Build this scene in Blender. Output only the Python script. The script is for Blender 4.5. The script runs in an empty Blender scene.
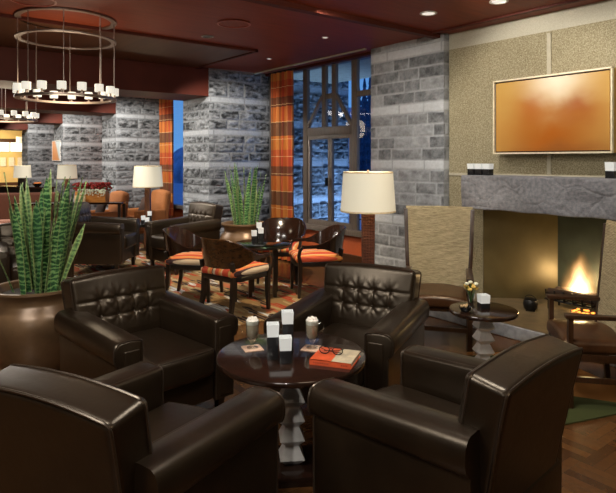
import bpy, bmesh, math, random
from math import sin, cos, pi, radians, atan2, sqrt, exp
from mathutils import Vector, Matrix
random.seed(7)
SC = bpy.context.scene
COL = SC.collection
# ------------------------------------------------------------------ camera
F_PX = 570.0
cam_d = bpy.data.cameras.new('camera'); cam = bpy.data.objects.new('camera', cam_d); COL.objects.link(cam)
cam.location = (0, 0, 1.6); cam.rotation_euler = (pi/2, 0, 0)
cam_d.sensor_width = 36; cam_d.lens = 36*F_PX/616; cam_d.shift_y = -86.5/616; cam_d.clip_end = 200
SC.camera = cam
# ------------------------------------------------------------------ exposure, sky, lights
SC.view_settings.view_transform = 'Standard'; SC.view_settings.look = 'None'
SC.view_settings.gamma = 1; SC.view_settings.use_curve_mapping = False
SC.view_settings.exposure = 0.0
C_, S_ = .6136, .7896                       # room axes: p runs along the window wall away from us, q towards it
ROOM_ROT = atan2(-S_, C_)
def W(p, q, z=0.0): return Vector((-C_*p + S_*q, S_*p + C_*q, z))
world = bpy.data.worlds.new('dusk_sky'); SC.world = world; world.use_nodes = True
nt = world.node_tree; nt.nodes.clear()
wo = nt.nodes.new('ShaderNodeOutputWorld'); bg = nt.nodes.new('ShaderNodeBackground')
tc = nt.nodes.new('ShaderNodeTexCoord'); sx = nt.nodes.new('ShaderNodeSeparateXYZ'); rp = nt.nodes.new('ShaderNodeValToRGB')
rp.color_ramp.elements[0].position = 0.0; rp.color_ramp.elements[0].color = (.16, .42, .85, 1)
rp.color_ramp.elements[1].position = .5; rp.color_ramp.elements[1].color = (.03, .10, .38, 1)
nt.links.new(tc.outputs['Generated'], sx.inputs[0]); nt.links.new(sx.outputs['Z'], rp.inputs[0])
nt.links.new(rp.outputs[0], bg.inputs[0]); bg.inputs[1].default_value = 1.0
nt.links.new(bg.outputs[0], wo.inputs[0])
def area(name, loc, target, sx_, sy_, power, col):
    d = bpy.data.lights.new(name, 'AREA'); d.shape = 'RECTANGLE'; d.size = sx_; d.size_y = sy_; d.energy = power*1.2; d.color = col
    o = bpy.data.objects.new(name, d); COL.objects.link(o); o.location = loc
    o.rotation_euler = (Vector(target) - Vector(loc)).to_track_quat('-Z', 'Y').to_euler(); return o
def spot(name, loc, target, power, col, deg=70, blend=.6, r=.05):
    d = bpy.data.lights.new(name, 'SPOT'); d.energy = power*1.2; d.color = col; d.spot_size = radians(deg); d.spot_blend = blend; d.shadow_soft_size = r
    o = bpy.data.objects.new(name, d); COL.objects.link(o); o.location = loc
    o.rotation_euler = (Vector(target) - Vector(loc)).to_track_quat('-Z', 'Y').to_euler(); return o
def point(name, loc, power, col, r=.05):
    d = bpy.data.lights.new(name, 'POINT'); d.energy = power; d.color = col; d.shadow_soft_size = r
    o = bpy.data.objects.new(name, d); COL.objects.link(o); o.location = loc; return o
WARM = (1, .80, .56); NEUT = (1, .93, .84)
area('ceiling_fill', (-1.9, 1.512, 2.98), (-1.6, 3.024, 0), 1.5, .8, 95, NEUT)  # added area lights out of view, general fill and leather highlights
area('ceiling_fill', (.6, 2.559, 3.0), (.3, 3.722, 0), 1.0, .6, 58, NEUT)
area('ceiling_fill', (1.5, -.6, 2.98), (1.2, 2.327, .5), 1.6, 1.0, 22, WARM)
area('ceiling_fill', W(10.358, 1.458, 3.0), W(10.086, 1.878, 0), 2.4, 2.4, 150, NEUT)  # added fill hidden between the beams, no fixture here
area('ceiling_fill', W(14.603, 1.321, 3.0), W(14.687, 1.960, 0), 2.4, 2.4, 150, NEUT)
area('front_fill', (-1.2, -.9, 1.9), (-.1, 2.792, .2), .7, .5, 12, NEUT)  # added unseen fill from behind the camera for table column and leather
spot('table_column_fill', (-.5, -1.2, 1.9), (-.09, 2.95, .28), 70, NEUT, 13, .6, .06)  # added unseen narrow spot that brightens the coffee table column
# ceiling downlights that wash the stone, the art and the seats
spot('downlight_beam', W(4.161, 3.365, 2.98), W(4.787, 5.203, 1.2), 125, NEUT, 100, 1.0, .15)
spot('downlight_beam', W(6.886, 3.308, 2.98), W(8.138, 4.923, 1.2), 210, NEUT, 80)
spot('downlight_beam', W(9.417, 2.609, 2.58), W(8.656, 4.295, 1.2), 150, NEUT, 80)
spot('downlight_beam', W(10.954, 3.486, 2.9), W(12.521, 5.001, 1.2), 240, NEUT, 80)
spot('downlight_beam', W(13.909, 2.689, 2.58), W(12.929, 4.371, 1.2), 150, NEUT, 80)
spot('downlight_beam', W(15.117, 3.560, 2.9), W(16.903, 5.078, 1.2), 240, NEUT, 85)
spot('downlight_beam', W(18.567, 3.197, 2.58), W(17.421, 4.451, 1.2), 120, NEUT, 85)
spot('downlight_beam', W(19.267, 3.528, 2.9), W(21.285, 5.156, 1.2), 200, NEUT, 85)
spot('downlight_beam', W(3.150, 3.984, 2.98), W(3.100, 5.258, 2.1), 65, NEUT, 95)
spot('downlight_beam', W(1.835, 3.961, 2.98), W(2.004, 5.238, 2.0), 55, NEUT, 95)
spot('downlight_beam', (1.0, 4.362, 2.98), (1.25, 5.409, .75), 75, WARM, 50)
spot('downlight_beam', (-.35, 6.165, 3.0), (-.6, 6.863, 0), 300, WARM, 80)
spot('downlight_beam', (-1.9, 7.212, 3.0), (-2.2, 8.027, 0), 230, NEUT, 75)
spot('downlight_beam', (-1.9, 3.722, 3.0), (-2.08, 4.304, .9), 130, NEUT, 50)
spot('downlight_beam', (-.95, 7.329, 3.0), (-.92, 8.085, .9), 45, NEUT, 40)
spot('downlight_beam', (1.3, 3.606, 3.0), (2.0, 3.606, 0), 70, WARM, 60)
area('dining_hall_light', W(22.935, 3.168, 2.5), W(24.006, 3.825, .5), 1.5, 1.5, 105, (1, .84, .55))
spot('outside_fill', W(7.146, 6.922, -.25), W(8.528, 6.628, 1.2), 330, (.34, .58, 1), 130, .8, .25)  # added blue spot, hidden below the sill, brightens the outside stone
# ------------------------------------------------------------------ materials
def lin(r, g, b):
    f = lambda c: c/12.92/255 if c <= 10 else ((c/255+.055)/1.055)**2.4
    return (f(r), f(g), f(b), 1)
class MT:
    def __init__(s, name):
        s.m = bpy.data.materials.new(name); s.m.use_nodes = True; s.t = s.m.node_tree; s.n = s.t.nodes
        s.b = s.n['Principled BSDF']; s.out = s.n['Material Output']
    def add(s, typ, **kw):
        n = s.n.new('ShaderNode'+typ)
        for k, v in kw.items(): setattr(n, k, v)
        return n
    def ln(s, a, b): s.t.links.new(a, b)
    def obj(s): return s.add('TexCoord').outputs['Object']
    def mapping(s, vec, scale=(1, 1, 1), rot=(0, 0, 0), loc=(0, 0, 0)):
        n = s.add('Mapping'); n.inputs['Scale'].default_value = scale; n.inputs['Rotation'].default_value = rot; n.inputs['Location'].default_value = loc
        s.ln(vec, n.inputs['Vector']); return n.outputs[0]
    def noise(s, vec, scale, detail=4, rough=.55, dist=0):
        n = s.add('TexNoise'); n.inputs['Scale'].default_value = scale; n.inputs['Detail'].default_value = detail
        n.inputs['Roughness'].default_value = rough; n.inputs['Distortion'].default_value = dist
        s.ln(vec, n.inputs['Vector']); return n.outputs['Fac']
    def ramp(s, fac, stops, interp='LINEAR'):
        n = s.add('ValToRGB'); r = n.color_ramp; r.interpolation = interp
        while len(r.elements) < len(stops): r.elements.new(.5)
        for e, (p, c) in zip(r.elements, stops): e.position = p; e.color = c if len(c) == 4 else (*c, 1)
        s.ln(fac, n.inputs[0]); return n.outputs[0]
    def math(s, op, a, b=None, c=None):
        n = s.add('Math', operation=op)
        for i, v in enumerate((a, b, c)):
            if v is None: continue
            if isinstance(v, (int, float)): n.inputs[i].default_value = v
            else: s.ln(v, n.inputs[i])
        return n.outputs[0]
    def mix(s, fac, a, b, blend='MIX'):
        n = s.add('Mix', data_type='RGBA', blend_type=blend)
        for i, v in ((0, fac), (6, a), (7, b)):
            if isinstance(v, (int, float)): n.inputs[i].default_value = v
            elif isinstance(v, tuple): n.inputs[i].default_value = v
            else: s.ln(v, n.inputs[i])
        return n.outputs[2]
    def bump(s, h, strength, dist=.01, prev=None):
        n = s.add('Bump'); n.inputs['Strength'].default_value = strength; n.inputs['Distance'].default_value = dist
        s.ln(h, n.inputs['Height'])
        if prev: s.ln(prev, n.inputs['Normal'])
        s.ln(n.outputs[0], s.b.inputs['Normal']); return n.outputs[0]
    def set(s, col=None, rough=None, metal=None, spec=None, coat=None, emit=None, estr=None):
        b = s.b
        for k, v in (('Base Color', col), ('Roughness', rough), ('Metallic', metal), ('Specular IOR Level', spec), ('Coat Weight', coat), ('Emission Color', emit), ('Emission Strength', estr)):
            if v is None: continue
            if isinstance(v, (int, float, tuple)): b.inputs[k].default_value = v
            else: s.ln(v, b.inputs[k])
        return s
def simple(name, col, rough=.5, metal=0, nscale=30, var=.15, bump=.05, **kw):
    m = MT(name); o = m.obj(); n = m.noise(o, nscale)
    dark = tuple(c*(1-var) for c in col[:3])+(1,); lite = tuple(min(1, c*(1+var)) for c in col[:3])+(1,)
    m.set(m.ramp(n, [(.3, dark), (.7, lite)]), rough, metal, **kw)
    if bump: m.bump(n, bump)
    return m.m
def wood(name, c1, c2, rough=.35, scale=(2, 30, 30), coat=.0):
    m = MT(name); v = m.mapping(m.obj(), scale); n = m.noise(v, 2.0, 6, .6, .6)
    m.set(m.ramp(n, [(.3, c1), (.7, c2)]), rough, coat=coat); m.bump(n, .04); return m.m
def leather(name, c1, c2, rough=.36):
    m = MT(name); o = m.obj(); big = m.noise(o, 7, 3); fine = m.noise(o, 260, 2); wr = m.noise(o, 18, 4, .6, .8)
    m.set(m.ramp(big, [(.3, c1), (.7, c2)]), m.math('MULTIPLY_ADD', wr, .12, rough-.06), spec=.7)
    m.b.inputs['Specular Tint'].default_value = (1, .86, .68, 1); p = m.bump(fine, .06, .002); m.bump(wr, .07, .010, p); return m.m
def emitter(name, col, strength, base=(.8, .8, .75, 1), z0=None, z1=None, col2=None):
    m = MT(name); m.set(base, .6, emit=col, estr=strength); return m.m
def stone(name, dark, light, bump):
    m = MT(name); o = m.obj(); at = m.add('Attribute', attribute_name='tone'); n = m.noise(o, 26, 6, .7); n2 = m.noise(o, 90, 3)
    t = m.math('ADD', at.outputs['Fac'], m.math('MULTIPLY_ADD', n, .55, -.275))
    m.set(m.ramp(t, [(0, dark), (1, light)]), .85, spec=.25); m.bump(m.math('MULTIPLY_ADD', n2, .4, n), bump, .012); return m.m

M = {}
M['leather'] = leather('dark_brown_leather', (.0095, .0056, .0029, 1), (.0150, .0090, .0047, 1), .35)
M['tan_leather'] = leather('cognac_leather', (.024, .009, .0035, 1), (.075, .029, .010, 1), .33)
M['piping'] = leather('piping_leather', (.02, .0135, .009, 1), (.03, .02, .014, 1), .30)
M['espresso'] = wood('espresso_wood', (.010, .005, .0032, 1), (.026, .012, .0075, 1), .16, (3, 25, 25), .35)
M['black_wood'] = wood('black_lacquered_wood', (.006, .0045, .004, 1), (.014, .010, .008, 1), .28, (3, 25, 25), .2)
M['burl'] = wood('brown_burl_wood', (.018, .008, .003, 1), (.075, .032, .010, 1), .25, (9, 9, 14), .4)
M['mid_wood'] = wood('brown_wood', (.035, .014, .006, 1), (.085, .036, .014, 1), .35)
M['window_wood'] = wood('grey_brown_window_wood', (.085, .067, .055, 1), (.14, .112, .092, 1), .45, (25, 25, 3))
M['orange_wood'] = wood('amber_wood', (.42, .15, .03, 1), (.65, .28, .06, 1), .4)
M['stone_pilaster'] = stone('smooth_grey_ashlar', (.045, .048, .051, 1), (.53, .555, .575, 1), .35)
M['stone_rock'] = stone('rock_faced_grey_stone', (.020, .0215, .023, 1), (.43, .455, .48, 1), 1.0)
M['metal_bronze'] = simple('dark_bronze_metal', (.26, .20, .165, 1), .35, .8, bump=0)
M['iron'] = simple('black_iron', (.012, .011, .010, 1), .45, .6)
M['chrome'] = simple('polished_steel', (.6, .6, .58, 1), .18, 1, bump=0)
M['white_trim'] = simple('white_light_trim', (.6, .58, .55, 1), .4, bump=0)
M['black_ceramic'] = simple('black_stone_block', (.012, .012, .013, 1), .25)
M['cup_glow'] = emitter('frosted_candle_glass', (1, .98, .92, 1), .28, (.46, .48, .47, 1))
M['shade_lit'] = emitter('lit_linen_shade', (1, .91, .68, 1), .33, (.60, .57, .46, 1))
M['chandelier_shade'] = emitter('lit_white_shade', (1, .95, .82, 1), .62, (.6, .58, .5, 1))
M['bulb'] = emitter('lit_lamp_glass', (1, .95, .85, 1), 6)
M['pot'] = MT('bronze_glazed_pot'); o_ = M['pot'].obj()
M['pot'].set(M['pot'].ramp(M['pot'].noise(o_, 4, 6, .65), [(.3, (.085, .050, .024, 1)), (.7, (.16, .095, .048, 1))]), .32, .25); M['pot'] = M['pot'].m
M['soil'] = simple('dark_pebble_soil', (.03, .025, .02, 1), .9, 0, 60, .6, .6)
M['paper'] = simple('paper_pages', (.65, .60, .48, 1), .8)
M['napkin'] = simple('peach_printed_napkin', (.62, .42, .30, 1), .85, 0, 160, .35, 0)
M['latte'] = simple('milky_coffee', (.52, .42, .31, 1), .45, bump=0)
M['cream'] = simple('whipped_cream', (.78, .74, .66, 1), .7, 0, 60, .1, .4)
M['red_cover'] = simple('orange_red_book_cover', (.62, .09, .025, 1), .45, bump=0)
M['beige_cover'] = simple('beige_book_cover', (.48, .40, .27, 1), .5, 0, 25, .3, 0)
M['orange_fabric'] = simple('orange_brown_upholstery', (.36, .13, .035, 1), .85, 0, 120, .25, .2)
M['brown_fabric'] = simple('brown_cushion_fabric', (.045, .022, .014, 1), .9, 0, 120, .2, .2)
M['rust_fabric'] = simple('rust_brown_upholstery', (.15, .050, .026, 1), .8, 0, 60, .2, .1)
M['pink_fabric'] = simple('pinkish_brown_upholstery', (.34, .16, .11, 1), .8, 0, 60, .2, .1)
M['red_flower'] = simple('red_petals', (.32, .02, .015, 1), .7, 0, 90, .5, .2)
M['white_flower'] = simple('white_petals', (.75, .78, .62, 1), .7, 0, 90, .2, .2)
M['yellow_flower'] = simple('yellow_petals', (.75, .50, .12, 1), .7, 0, 90, .35, .2)
M['green_leaf'] = simple('green_leaves', (.05, .16, .04, 1), .55, 0, 40, .5, .1)
M['card'] = simple('cream_card', (.70, .55, .32, 1), .8)
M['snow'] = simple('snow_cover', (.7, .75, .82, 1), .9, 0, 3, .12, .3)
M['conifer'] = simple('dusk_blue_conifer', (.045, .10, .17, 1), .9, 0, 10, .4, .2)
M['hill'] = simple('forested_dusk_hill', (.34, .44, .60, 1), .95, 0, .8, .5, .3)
M['nuts'] = simple('tan_snack_mix', (.55, .38, .20, 1), .7, 0, 60, .4, .4)
# ceiling: glossy dark red wood
m = MT('dark_red_wood_ceiling'); v = m.mapping(m.obj(), (14, .8, 14)); n = m.noise(v, 2, 5, .6, .4)
m.set(m.ramp(n, [(.25, (.135, .022, .008, 1)), (.75, (.215, .040, .014, 1))]), .50, spec=.2); M['ceiling'] = m.m
m = MT('umber_wood_panel'); v = m.mapping(m.obj(), (.8, 12, 12)); n = m.noise(v, 2, 5, .6, .4)
m.set(m.ramp(n, [(.25, (.055, .020, .009, 1)), (.75, (.095, .036, .016, 1))]), .5, spec=.22); M['ceiling_panel'] = m.m
m = MT('dark_red_beam_paint'); n = m.noise(m.obj(), 1.5, 3)
m.set(m.ramp(n, [(.3, (.055, .012, .007, 1)), (.7, (.085, .018, .010, 1))]), .6, spec=.2); M['beam'] = m.m
M['dado'] = simple('burnt_orange_panel', (.42, .085, .022, 1), .55, 0, 3, .15, 0)
M['beige_wall'] = simple('plain_beige_wall', (.30, .24, .17, 1), .8, 0, 4, .08, 0)
M['gold_wall'] = simple('golden_plaster', (.60, .44, .17, 1), .7, 0, 2, .12, 0)
# concrete
m = MT('exposed_aggregate_concrete'); o = m.obj(); sp = m.add('SeparateXYZ'); m.ln(o, sp.inputs[0])
sn = m.noise(o, 85, 3, .75); bn = m.noise(o, 2.5, 4)
c = m.ramp(sn, [(.36, (.14, .118, .064, 1)), (.5, (.26, .228, .142, 1)), (.64, (.42, .375, .255, 1))])
c = m.mix(.25, c, m.ramp(bn, [(.3, (.22, .18, .10, 1)), (.7, (.40, .35, .22, 1))]))
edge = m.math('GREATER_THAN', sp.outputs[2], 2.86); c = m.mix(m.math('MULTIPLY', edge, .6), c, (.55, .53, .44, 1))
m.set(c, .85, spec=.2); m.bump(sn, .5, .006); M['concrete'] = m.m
M['smooth_concrete'] = simple('smooth_concrete', (.40, .365, .27, 1), .75, 0, 12, .12, .1)
# mantel slab
m = MT('rough_split_granite'); o = m.obj(); v = m.mapping(o, (1, 1, 1.6)); n = m.noise(v, 1.7, 7, .55, .5); vo = m.add('TexVoronoi', feature='SMOOTH_F1'); vo.inputs['Scale'].default_value = 2.7; m.ln(v, vo.inputs['Vector'])
m.set(m.ramp(m.noise(o, 30, 4), [(.3, (.11, .11, .12, 1)), (.7, (.21, .21, .22, 1))]), .75)
vc = m.add('TexVoronoi', feature='DISTANCE_TO_EDGE'); vc.inputs['Scale'].default_value = 3.1; wv = m.add('VectorMath', operation='MULTIPLY_ADD'); nn = m.add('TexNoise'); nn.inputs['Scale'].default_value = 4; m.ln(o, nn.inputs['Vector']); m.ln(nn.outputs['Color'], wv.inputs[0]); wv.inputs[1].default_value = (.35, .35, .35); m.ln(v, wv.inputs[2]); m.ln(wv.outputs[0], vc.inputs['Vector'])
crk = m.math('MINIMUM', m.math('MULTIPLY', vc.outputs['Distance'], 9), 1)
p = m.bump(vo.outputs['Distance'], .55, .06); p = m.bump(n, .7, .05, p); m.bump(crk, .4, .012, p); M['granite'] = m.m
M['hearth'] = simple('rough_blue_grey_slate', (.27, .28, .30, 1), .6, 0, 14, .35, .5)
M['hearth_top'] = simple('firelit_brown_slate', (.13, .095, .052, 1), .30, 0, 9, .35, .05)  # brown is firelight on the grey hearth, put into the colour
m = MT('brass_brown_firebox_metal'); n = m.noise(m.obj(), 3, 4); m.set(m.ramp(n, [(.3, (.075, .058, .022, 1)), (.7, (.11, .088, .038, 1))]), .40, .2); M['firebox'] = m.m
M['firebox_dark'] = simple('sooty_green_metal', (.035, .045, .035, 1), .5, .2, 4, .3, 0)
# parquet
m = MT('brown_parquet'); o = m.obj(); chk = m.add('TexChecker'); chk.inputs['Scale'].default_value = 1/.30; m.ln(o, chk.inputs['Vector'])
def planks(vec):
    b = m.add('TexBrick'); b.offset = 0; b.inputs['Scale'].default_value = 1; b.inputs['Brick Width'].default_value = .30; b.inputs['Row Height'].default_value = .06
    b.inputs['Mortar Size'].default_value = .0012; b.inputs['Color1'].default_value = (.060, .023, .007, 1); b.inputs['Color2'].default_value = (.16, .070, .021, 1); b.inputs['Mortar'].default_value = (.012, .006, .003, 1)
    m.ln(vec, b.inputs['Vector']); return b.outputs['Color']
c = m.mix(chk.outputs['Fac'], planks(o), planks(m.mapping(o, rot=(0, 0, pi/2))))
g = m.noise(m.mapping(o, (6, 6, 1)), 6, 5); c = m.mix(.35, c, m.ramp(g, [(.3, (.035, .014, .005, 1)), (.7, (.12, .055, .02, 1))]))
m.set(c, .24); M['parquet'] = m.m
# kilim carpet
m = MT('kilim_patterned_carpet'); o = m.obj()
v = m.mapping(o, (4.2, 13.0, 1), (0, 0, .35)); vo = m.add('TexVoronoi', distance='MANHATTAN'); vo.inputs['Scale'].default_value = 1; m.ln(v, vo.inputs['Vector'])
sc_ = m.add('SeparateColor'); m.ln(vo.outputs['Color'], sc_.inputs[0])
c = m.ramp(sc_.outputs[0], [(0, (.20, .12, .050, 1)), (.26, (.30, .21, .10, 1)), (.46, (.27, .035, .016, 1)), (.60, (.020, .014, .014, 1)), (.74, (.33, .27, .16, 1)), (.86, (.30, .075, .035, 1)), (.93, (.42, .44, .44, 1))], 'CONSTANT')
st = m.add('TexWave', wave_type='BANDS', bands_direction='Y'); st.inputs['Scale'].default_value = 5.5; st.inputs['Distortion'].default_value = 3; st.inputs['Detail'].default_value = 1; m.ln(o, st.inputs['Vector'])
c = m.mix(m.math('MULTIPLY', m.math('GREATER_THAN', st.outputs['Fac'], .78), .7), c, (.22, .13, .055, 1))
m.set(c, .95, spec=.1); m.bump(m.noise(o, 200, 2), .3, .004); M['kilim'] = m.m
m = MT('olive_and_tan_rug'); o = m.obj(); ck = m.add('TexChecker'); ck.inputs['Scale'].default_value = 1.6; m.ln(m.mapping(o, (1, 1, 1), (0, 0, .75), (.22, .12, .3)), ck.inputs['Vector'])
m.set(m.mix(ck.outputs['Fac'], (.050, .060, .022, 1), (.30, .13, .035, 1)), .95, spec=.1); m.bump(m.noise(o, 150, 2), .3, .004); M['rug'] = m.m
# striped seat fabric
m = MT('striped_seat_fabric'); o = m.obj(); sp = m.add('SeparateXYZ'); m.ln(o, sp.inputs[0])
f_ = m.math('FRACT', m.math('MULTIPLY_ADD', sp.outputs[0], 3.7, .55))
m.set(m.ramp(f_, [(0, (.50, .055, .02, 1)), (.16, (.55, .33, .10, 1)), (.26, (.62, .16, .04, 1)), (.36, (.05, .02, .02, 1)), (.41, (.60, .48, .33, 1)), (.52, (.52, .07, .025, 1)), (.70, (.62, .24, .05, 1)), (.80, (.60, .42, .24, 1)), (.87, (.45, .05, .02, 1))], 'CONSTANT'), .8)
m.bump(m.noise(o, 220, 2), .2, .003); M['stripe'] = m.m
# curtain plaid
m = MT('orange_plaid_curtain'); o = m.obj(); sp = m.add('SeparateXYZ'); m.ln(o, sp.inputs[0])
zz = m.math('FRACT', m.math('DIVIDE', sp.outputs[2], 1.10)); xx = m.math('FRACT', m.math('DIVIDE', sp.outputs[0], .16))
hz = m.ramp(zz, [(0, (.62, .20, .03, 1)), (.22, (.22, .075, .025, 1)), (.36, (.60, .13, .025, 1)), (.60, (.66, .25, .04, 1)), (.80, (.20, .085, .03, 1))], 'CONSTANT')
vt = m.ramp(xx, [(0, (1, .9, .8, 1)), (.3, (.75, .22, .2, 1)), (.52, (1, 1, .9, 1)), (.75, (.5, .45, .5, 1)), (.82, (1, .8, .5, 1))], 'CONSTANT')
c = m.mix(1.0, m.mix(.8, hz, vt, 'MULTIPLY'), (.72, .66, .62, 1), 'MULTIPLY'); ls = m.math('LESS_THAN', m.math('FRACT', m.math('DIVIDE', sp.outputs[2], .275)), .035)
c = m.mix(m.math('MULTIPLY', ls, .6), c, (.7, .5, .25, 1)); m.set(c, .8); M['curtain'] = m.m
# woven fibres
def weave(name, c1, c2, s1, s2, strength):
    m = MT(name); o = m.obj()
    w = m.add('TexWave', wave_type='BANDS', bands_direction='Z'); w.inputs['Scale'].default_value = s1; w.inputs['Distortion'].default_value = 2.2; w.inputs['Detail'].default_value = 3; w.inputs['Detail Scale'].default_value = 3
    m.ln(o, w.inputs['Vector']); w2 = m.add('TexWave', wave_type='BANDS', bands_direction='X'); w2.inputs['Scale'].default_value = s2; w2.inputs['Distortion'].default_value = 1.5; m.ln(o, w2.inputs['Vector'])
    h = m.math('MULTIPLY_ADD', w2.outputs['Fac'], .45, m.math('MULTIPLY', w.outputs['Fac'], .7)); n = m.noise(m.mapping(o, (5, 5, 45)), 3, 3, .65)
    h2 = m.math('MULTIPLY_ADD', n, .9, m.math('MULTIPLY', h, .28))
    m.set(m.ramp(h2, [(.25, c1), (.75, c2)]), .8); m.bump(h, strength, .008); return m.m
M['wicker'] = weave('woven_seagrass', (.10, .07, .028, 1), (.62, .53, .33, 1), 30, 40, .9)
M['rattan'] = weave('dark_red_woven_rattan', (.015, .005, .003, 1), (.20, .060, .025, 1), 22, 22, 1.0)
# painting
m = MT('amber_cloud_painting'); o = m.obj(); sp = m.add('SeparateXYZ'); m.ln(o, sp.inputs[0])
wn = m.noise(m.mapping(o, (1, 1, 1.6)), 2.2, 3, .5, .3); tz = m.math('MULTIPLY_ADD', wn, .38, m.math('ADD', sp.outputs[2], -.19))
def blob(cx, cz, rx, rz):
    a = m.math('POWER', m.math('DIVIDE', m.math('SUBTRACT', sp.outputs[0], cx), rx), 2); b = m.math('POWER', m.math('DIVIDE', m.math('SUBTRACT', tz, cz), rz), 2)
    return m.math('POWER', 2.718, m.math('MULTIPLY', m.math('ADD', a, b), -1))
c = m.mix(m.math('MULTIPLY', blob(0.02, -.20, .52, .30), 1), (.50, .33, .10, 1), (.37, .115, .006, 1))
c = m.mix(blob(.28, .03, .20, .13), c, (.33, .10, .006, 1)); c = m.mix(blob(-.17, .05, .15, .18), c, (.38, .13, .010, 1))
c = m.mix(m.math('MULTIPLY', blob(.08, .33, .26, .20), 1.0), c, (.74, .74, .70, 1)); c = m.mix(m.math('MULTIPLY', blob(.15, -.36, .55, .10), .7), c, (.25, .08, .012, 1))
c = m.mix(1.0, c, (.90, .80, .64, 1), 'MULTIPLY'); m.set(c, .7, spec=.2); M['painting'] = m.m
M['frame_gold'] = simple('pale_gold_frame', (.66, .58, .40, 1), .45, .1, bump=0)
M['frame_side'] = simple('amber_canvas_edge', (.40, .25, .05, 1), .5, bump=0)
# small hall art
m = MT('pale_blue_and_orange_print'); o = m.obj(); sp = m.add('SeparateXYZ'); m.ln(o, sp.inputs[0])
n = m.noise(o, 4, 3); tt = m.math('MULTIPLY_ADD', n, .3, m.math('ADD', sp.outputs[0], m.math('MULTIPLY', sp.outputs[2], .8)))
m.set(m.ramp(tt, [(0, (.60, .22, .05, 1)), (.22, (.55, .25, .08, 1)), (.34, (.48, .56, .58, 1)), (1, (.55, .62, .62, 1))]), .6); M['hall_art'] = m.m
# snake plant leaf
m = MT('snake_plant_leaf'); o = m.obj(); w = m.add('TexWave', wave_type='BANDS', bands_direction='Z'); w.inputs['Scale'].default_value = 9; w.inputs['Distortion'].default_value = 7; w.inputs['Detail'].default_value = 3; w.inputs['Detail Scale'].default_value = 2.5; m.ln(o, w.inputs['Vector'])
gi = m.add('NewGeometry'); at_ = m.add('Attribute', attribute_name='edge')
c = m.ramp(w.outputs['Fac'], [(.2, (.018, .070, .024, 1)), (.6, (.06, .19, .06, 1)), (.95, (.24, .42, .15, 1))])
c = m.mix(m.math('MULTIPLY', gi.outputs['Random Per Island'], .60), c, (.008, .060, .025, 1)); c = m.mix(m.math('MULTIPLY', at_.outputs['Fac'], .55), c, (.42, .44, .16, 1))
m.set(c, .35); M['leaf'] = m.m
# glass
def glass(name, tint, fac):
    m = MT(name); tr = m.add('BsdfTransparent'); gl = m.add('BsdfGlossy'); mx = m.add('MixShader'); fr = m.add('Fresnel')
    tr.inputs[0].default_value = tint; gl.inputs['Roughness'].default_value = .02; fr.inputs[0].default_value = 1.45
    gb = m.add('NewGeometry'); m.ln(m.math('MULTIPLY', m.math('MULTIPLY', fr.outputs[0], fac), m.math('SUBTRACT', 1.0, gb.outputs['Backfacing'])), mx.inputs[0]); m.ln(tr.outputs[0], mx.inputs[1]); m.ln(gl.outputs[0], mx.inputs[2]); m.ln(mx.outputs[0], m.out.inputs[0]); return m.m
M['pane'] = glass('window_glass', (.90, .94, .98, 1), .9); M['clear'] = glass('clear_drinking_glass', (.90, .92, .91, 1), 4.0)
M['table_glass'] = glass('green_table_glass', (.45, .62, .52, 1), 2.5)
# flame: glowing gas
m = MT('flame'); m.n.remove(m.b); o = m.obj(); nv = m.add('TexNoise'); nv.inputs['Scale'].default_value = 5; nv.inputs['Detail'].default_value = 2; m.ln(m.mapping(o, (1.6, 1.6, .8)), nv.inputs['Vector'])
sp = m.add('SeparateXYZ'); m.ln(o, sp.inputs[0]); dx = m.math('MULTIPLY_ADD', nv.outputs['Fac'], .16, m.math('ADD', sp.outputs[0], -.08))
zt = m.math('DIVIDE', sp.outputs[2], .40); wd = m.math('MULTIPLY_ADD', zt, -.085, .105)
rx = m.math('POWER', m.math('ABSOLUTE', m.math('DIVIDE', dx, m.math('MAXIMUM', wd, .012))), 2); ry = m.math('POWER', m.math('ABSOLUTE', m.math('DIVIDE', sp.outputs[1], .07)), 2)
g_ = m.math('POWER', 2.718, m.math('MULTIPLY', m.math('ADD', rx, ry), -1)); fall = m.math('MAXIMUM', m.math('SUBTRACT', 1.05, zt), 0); st_ = m.math('MULTIPLY', g_, m.math('POWER', fall, 1.6))
em = m.add('Emission'); m.ln(m.ramp(st_, [(0, (1, .42, .10, 1)), (.35, (1, .70, .34, 1)), (1, (1, .88, .66, 1))]), em.inputs[0]); m.ln(m.math('MULTIPLY', st_, 42), em.inputs[1]); m.ln(em.outputs[0], m.out.inputs['Volume']); M['flame'] = m.m
M['log'] = wood('charred_log', (.01, .007, .005, 1), (.06, .03, .015, 1), .9, (3, 20, 20))
M['ember'] = emitter('glowing_ember', (1, .28, .04, 1), 3, (.1, .02, .01, 1))

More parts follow.
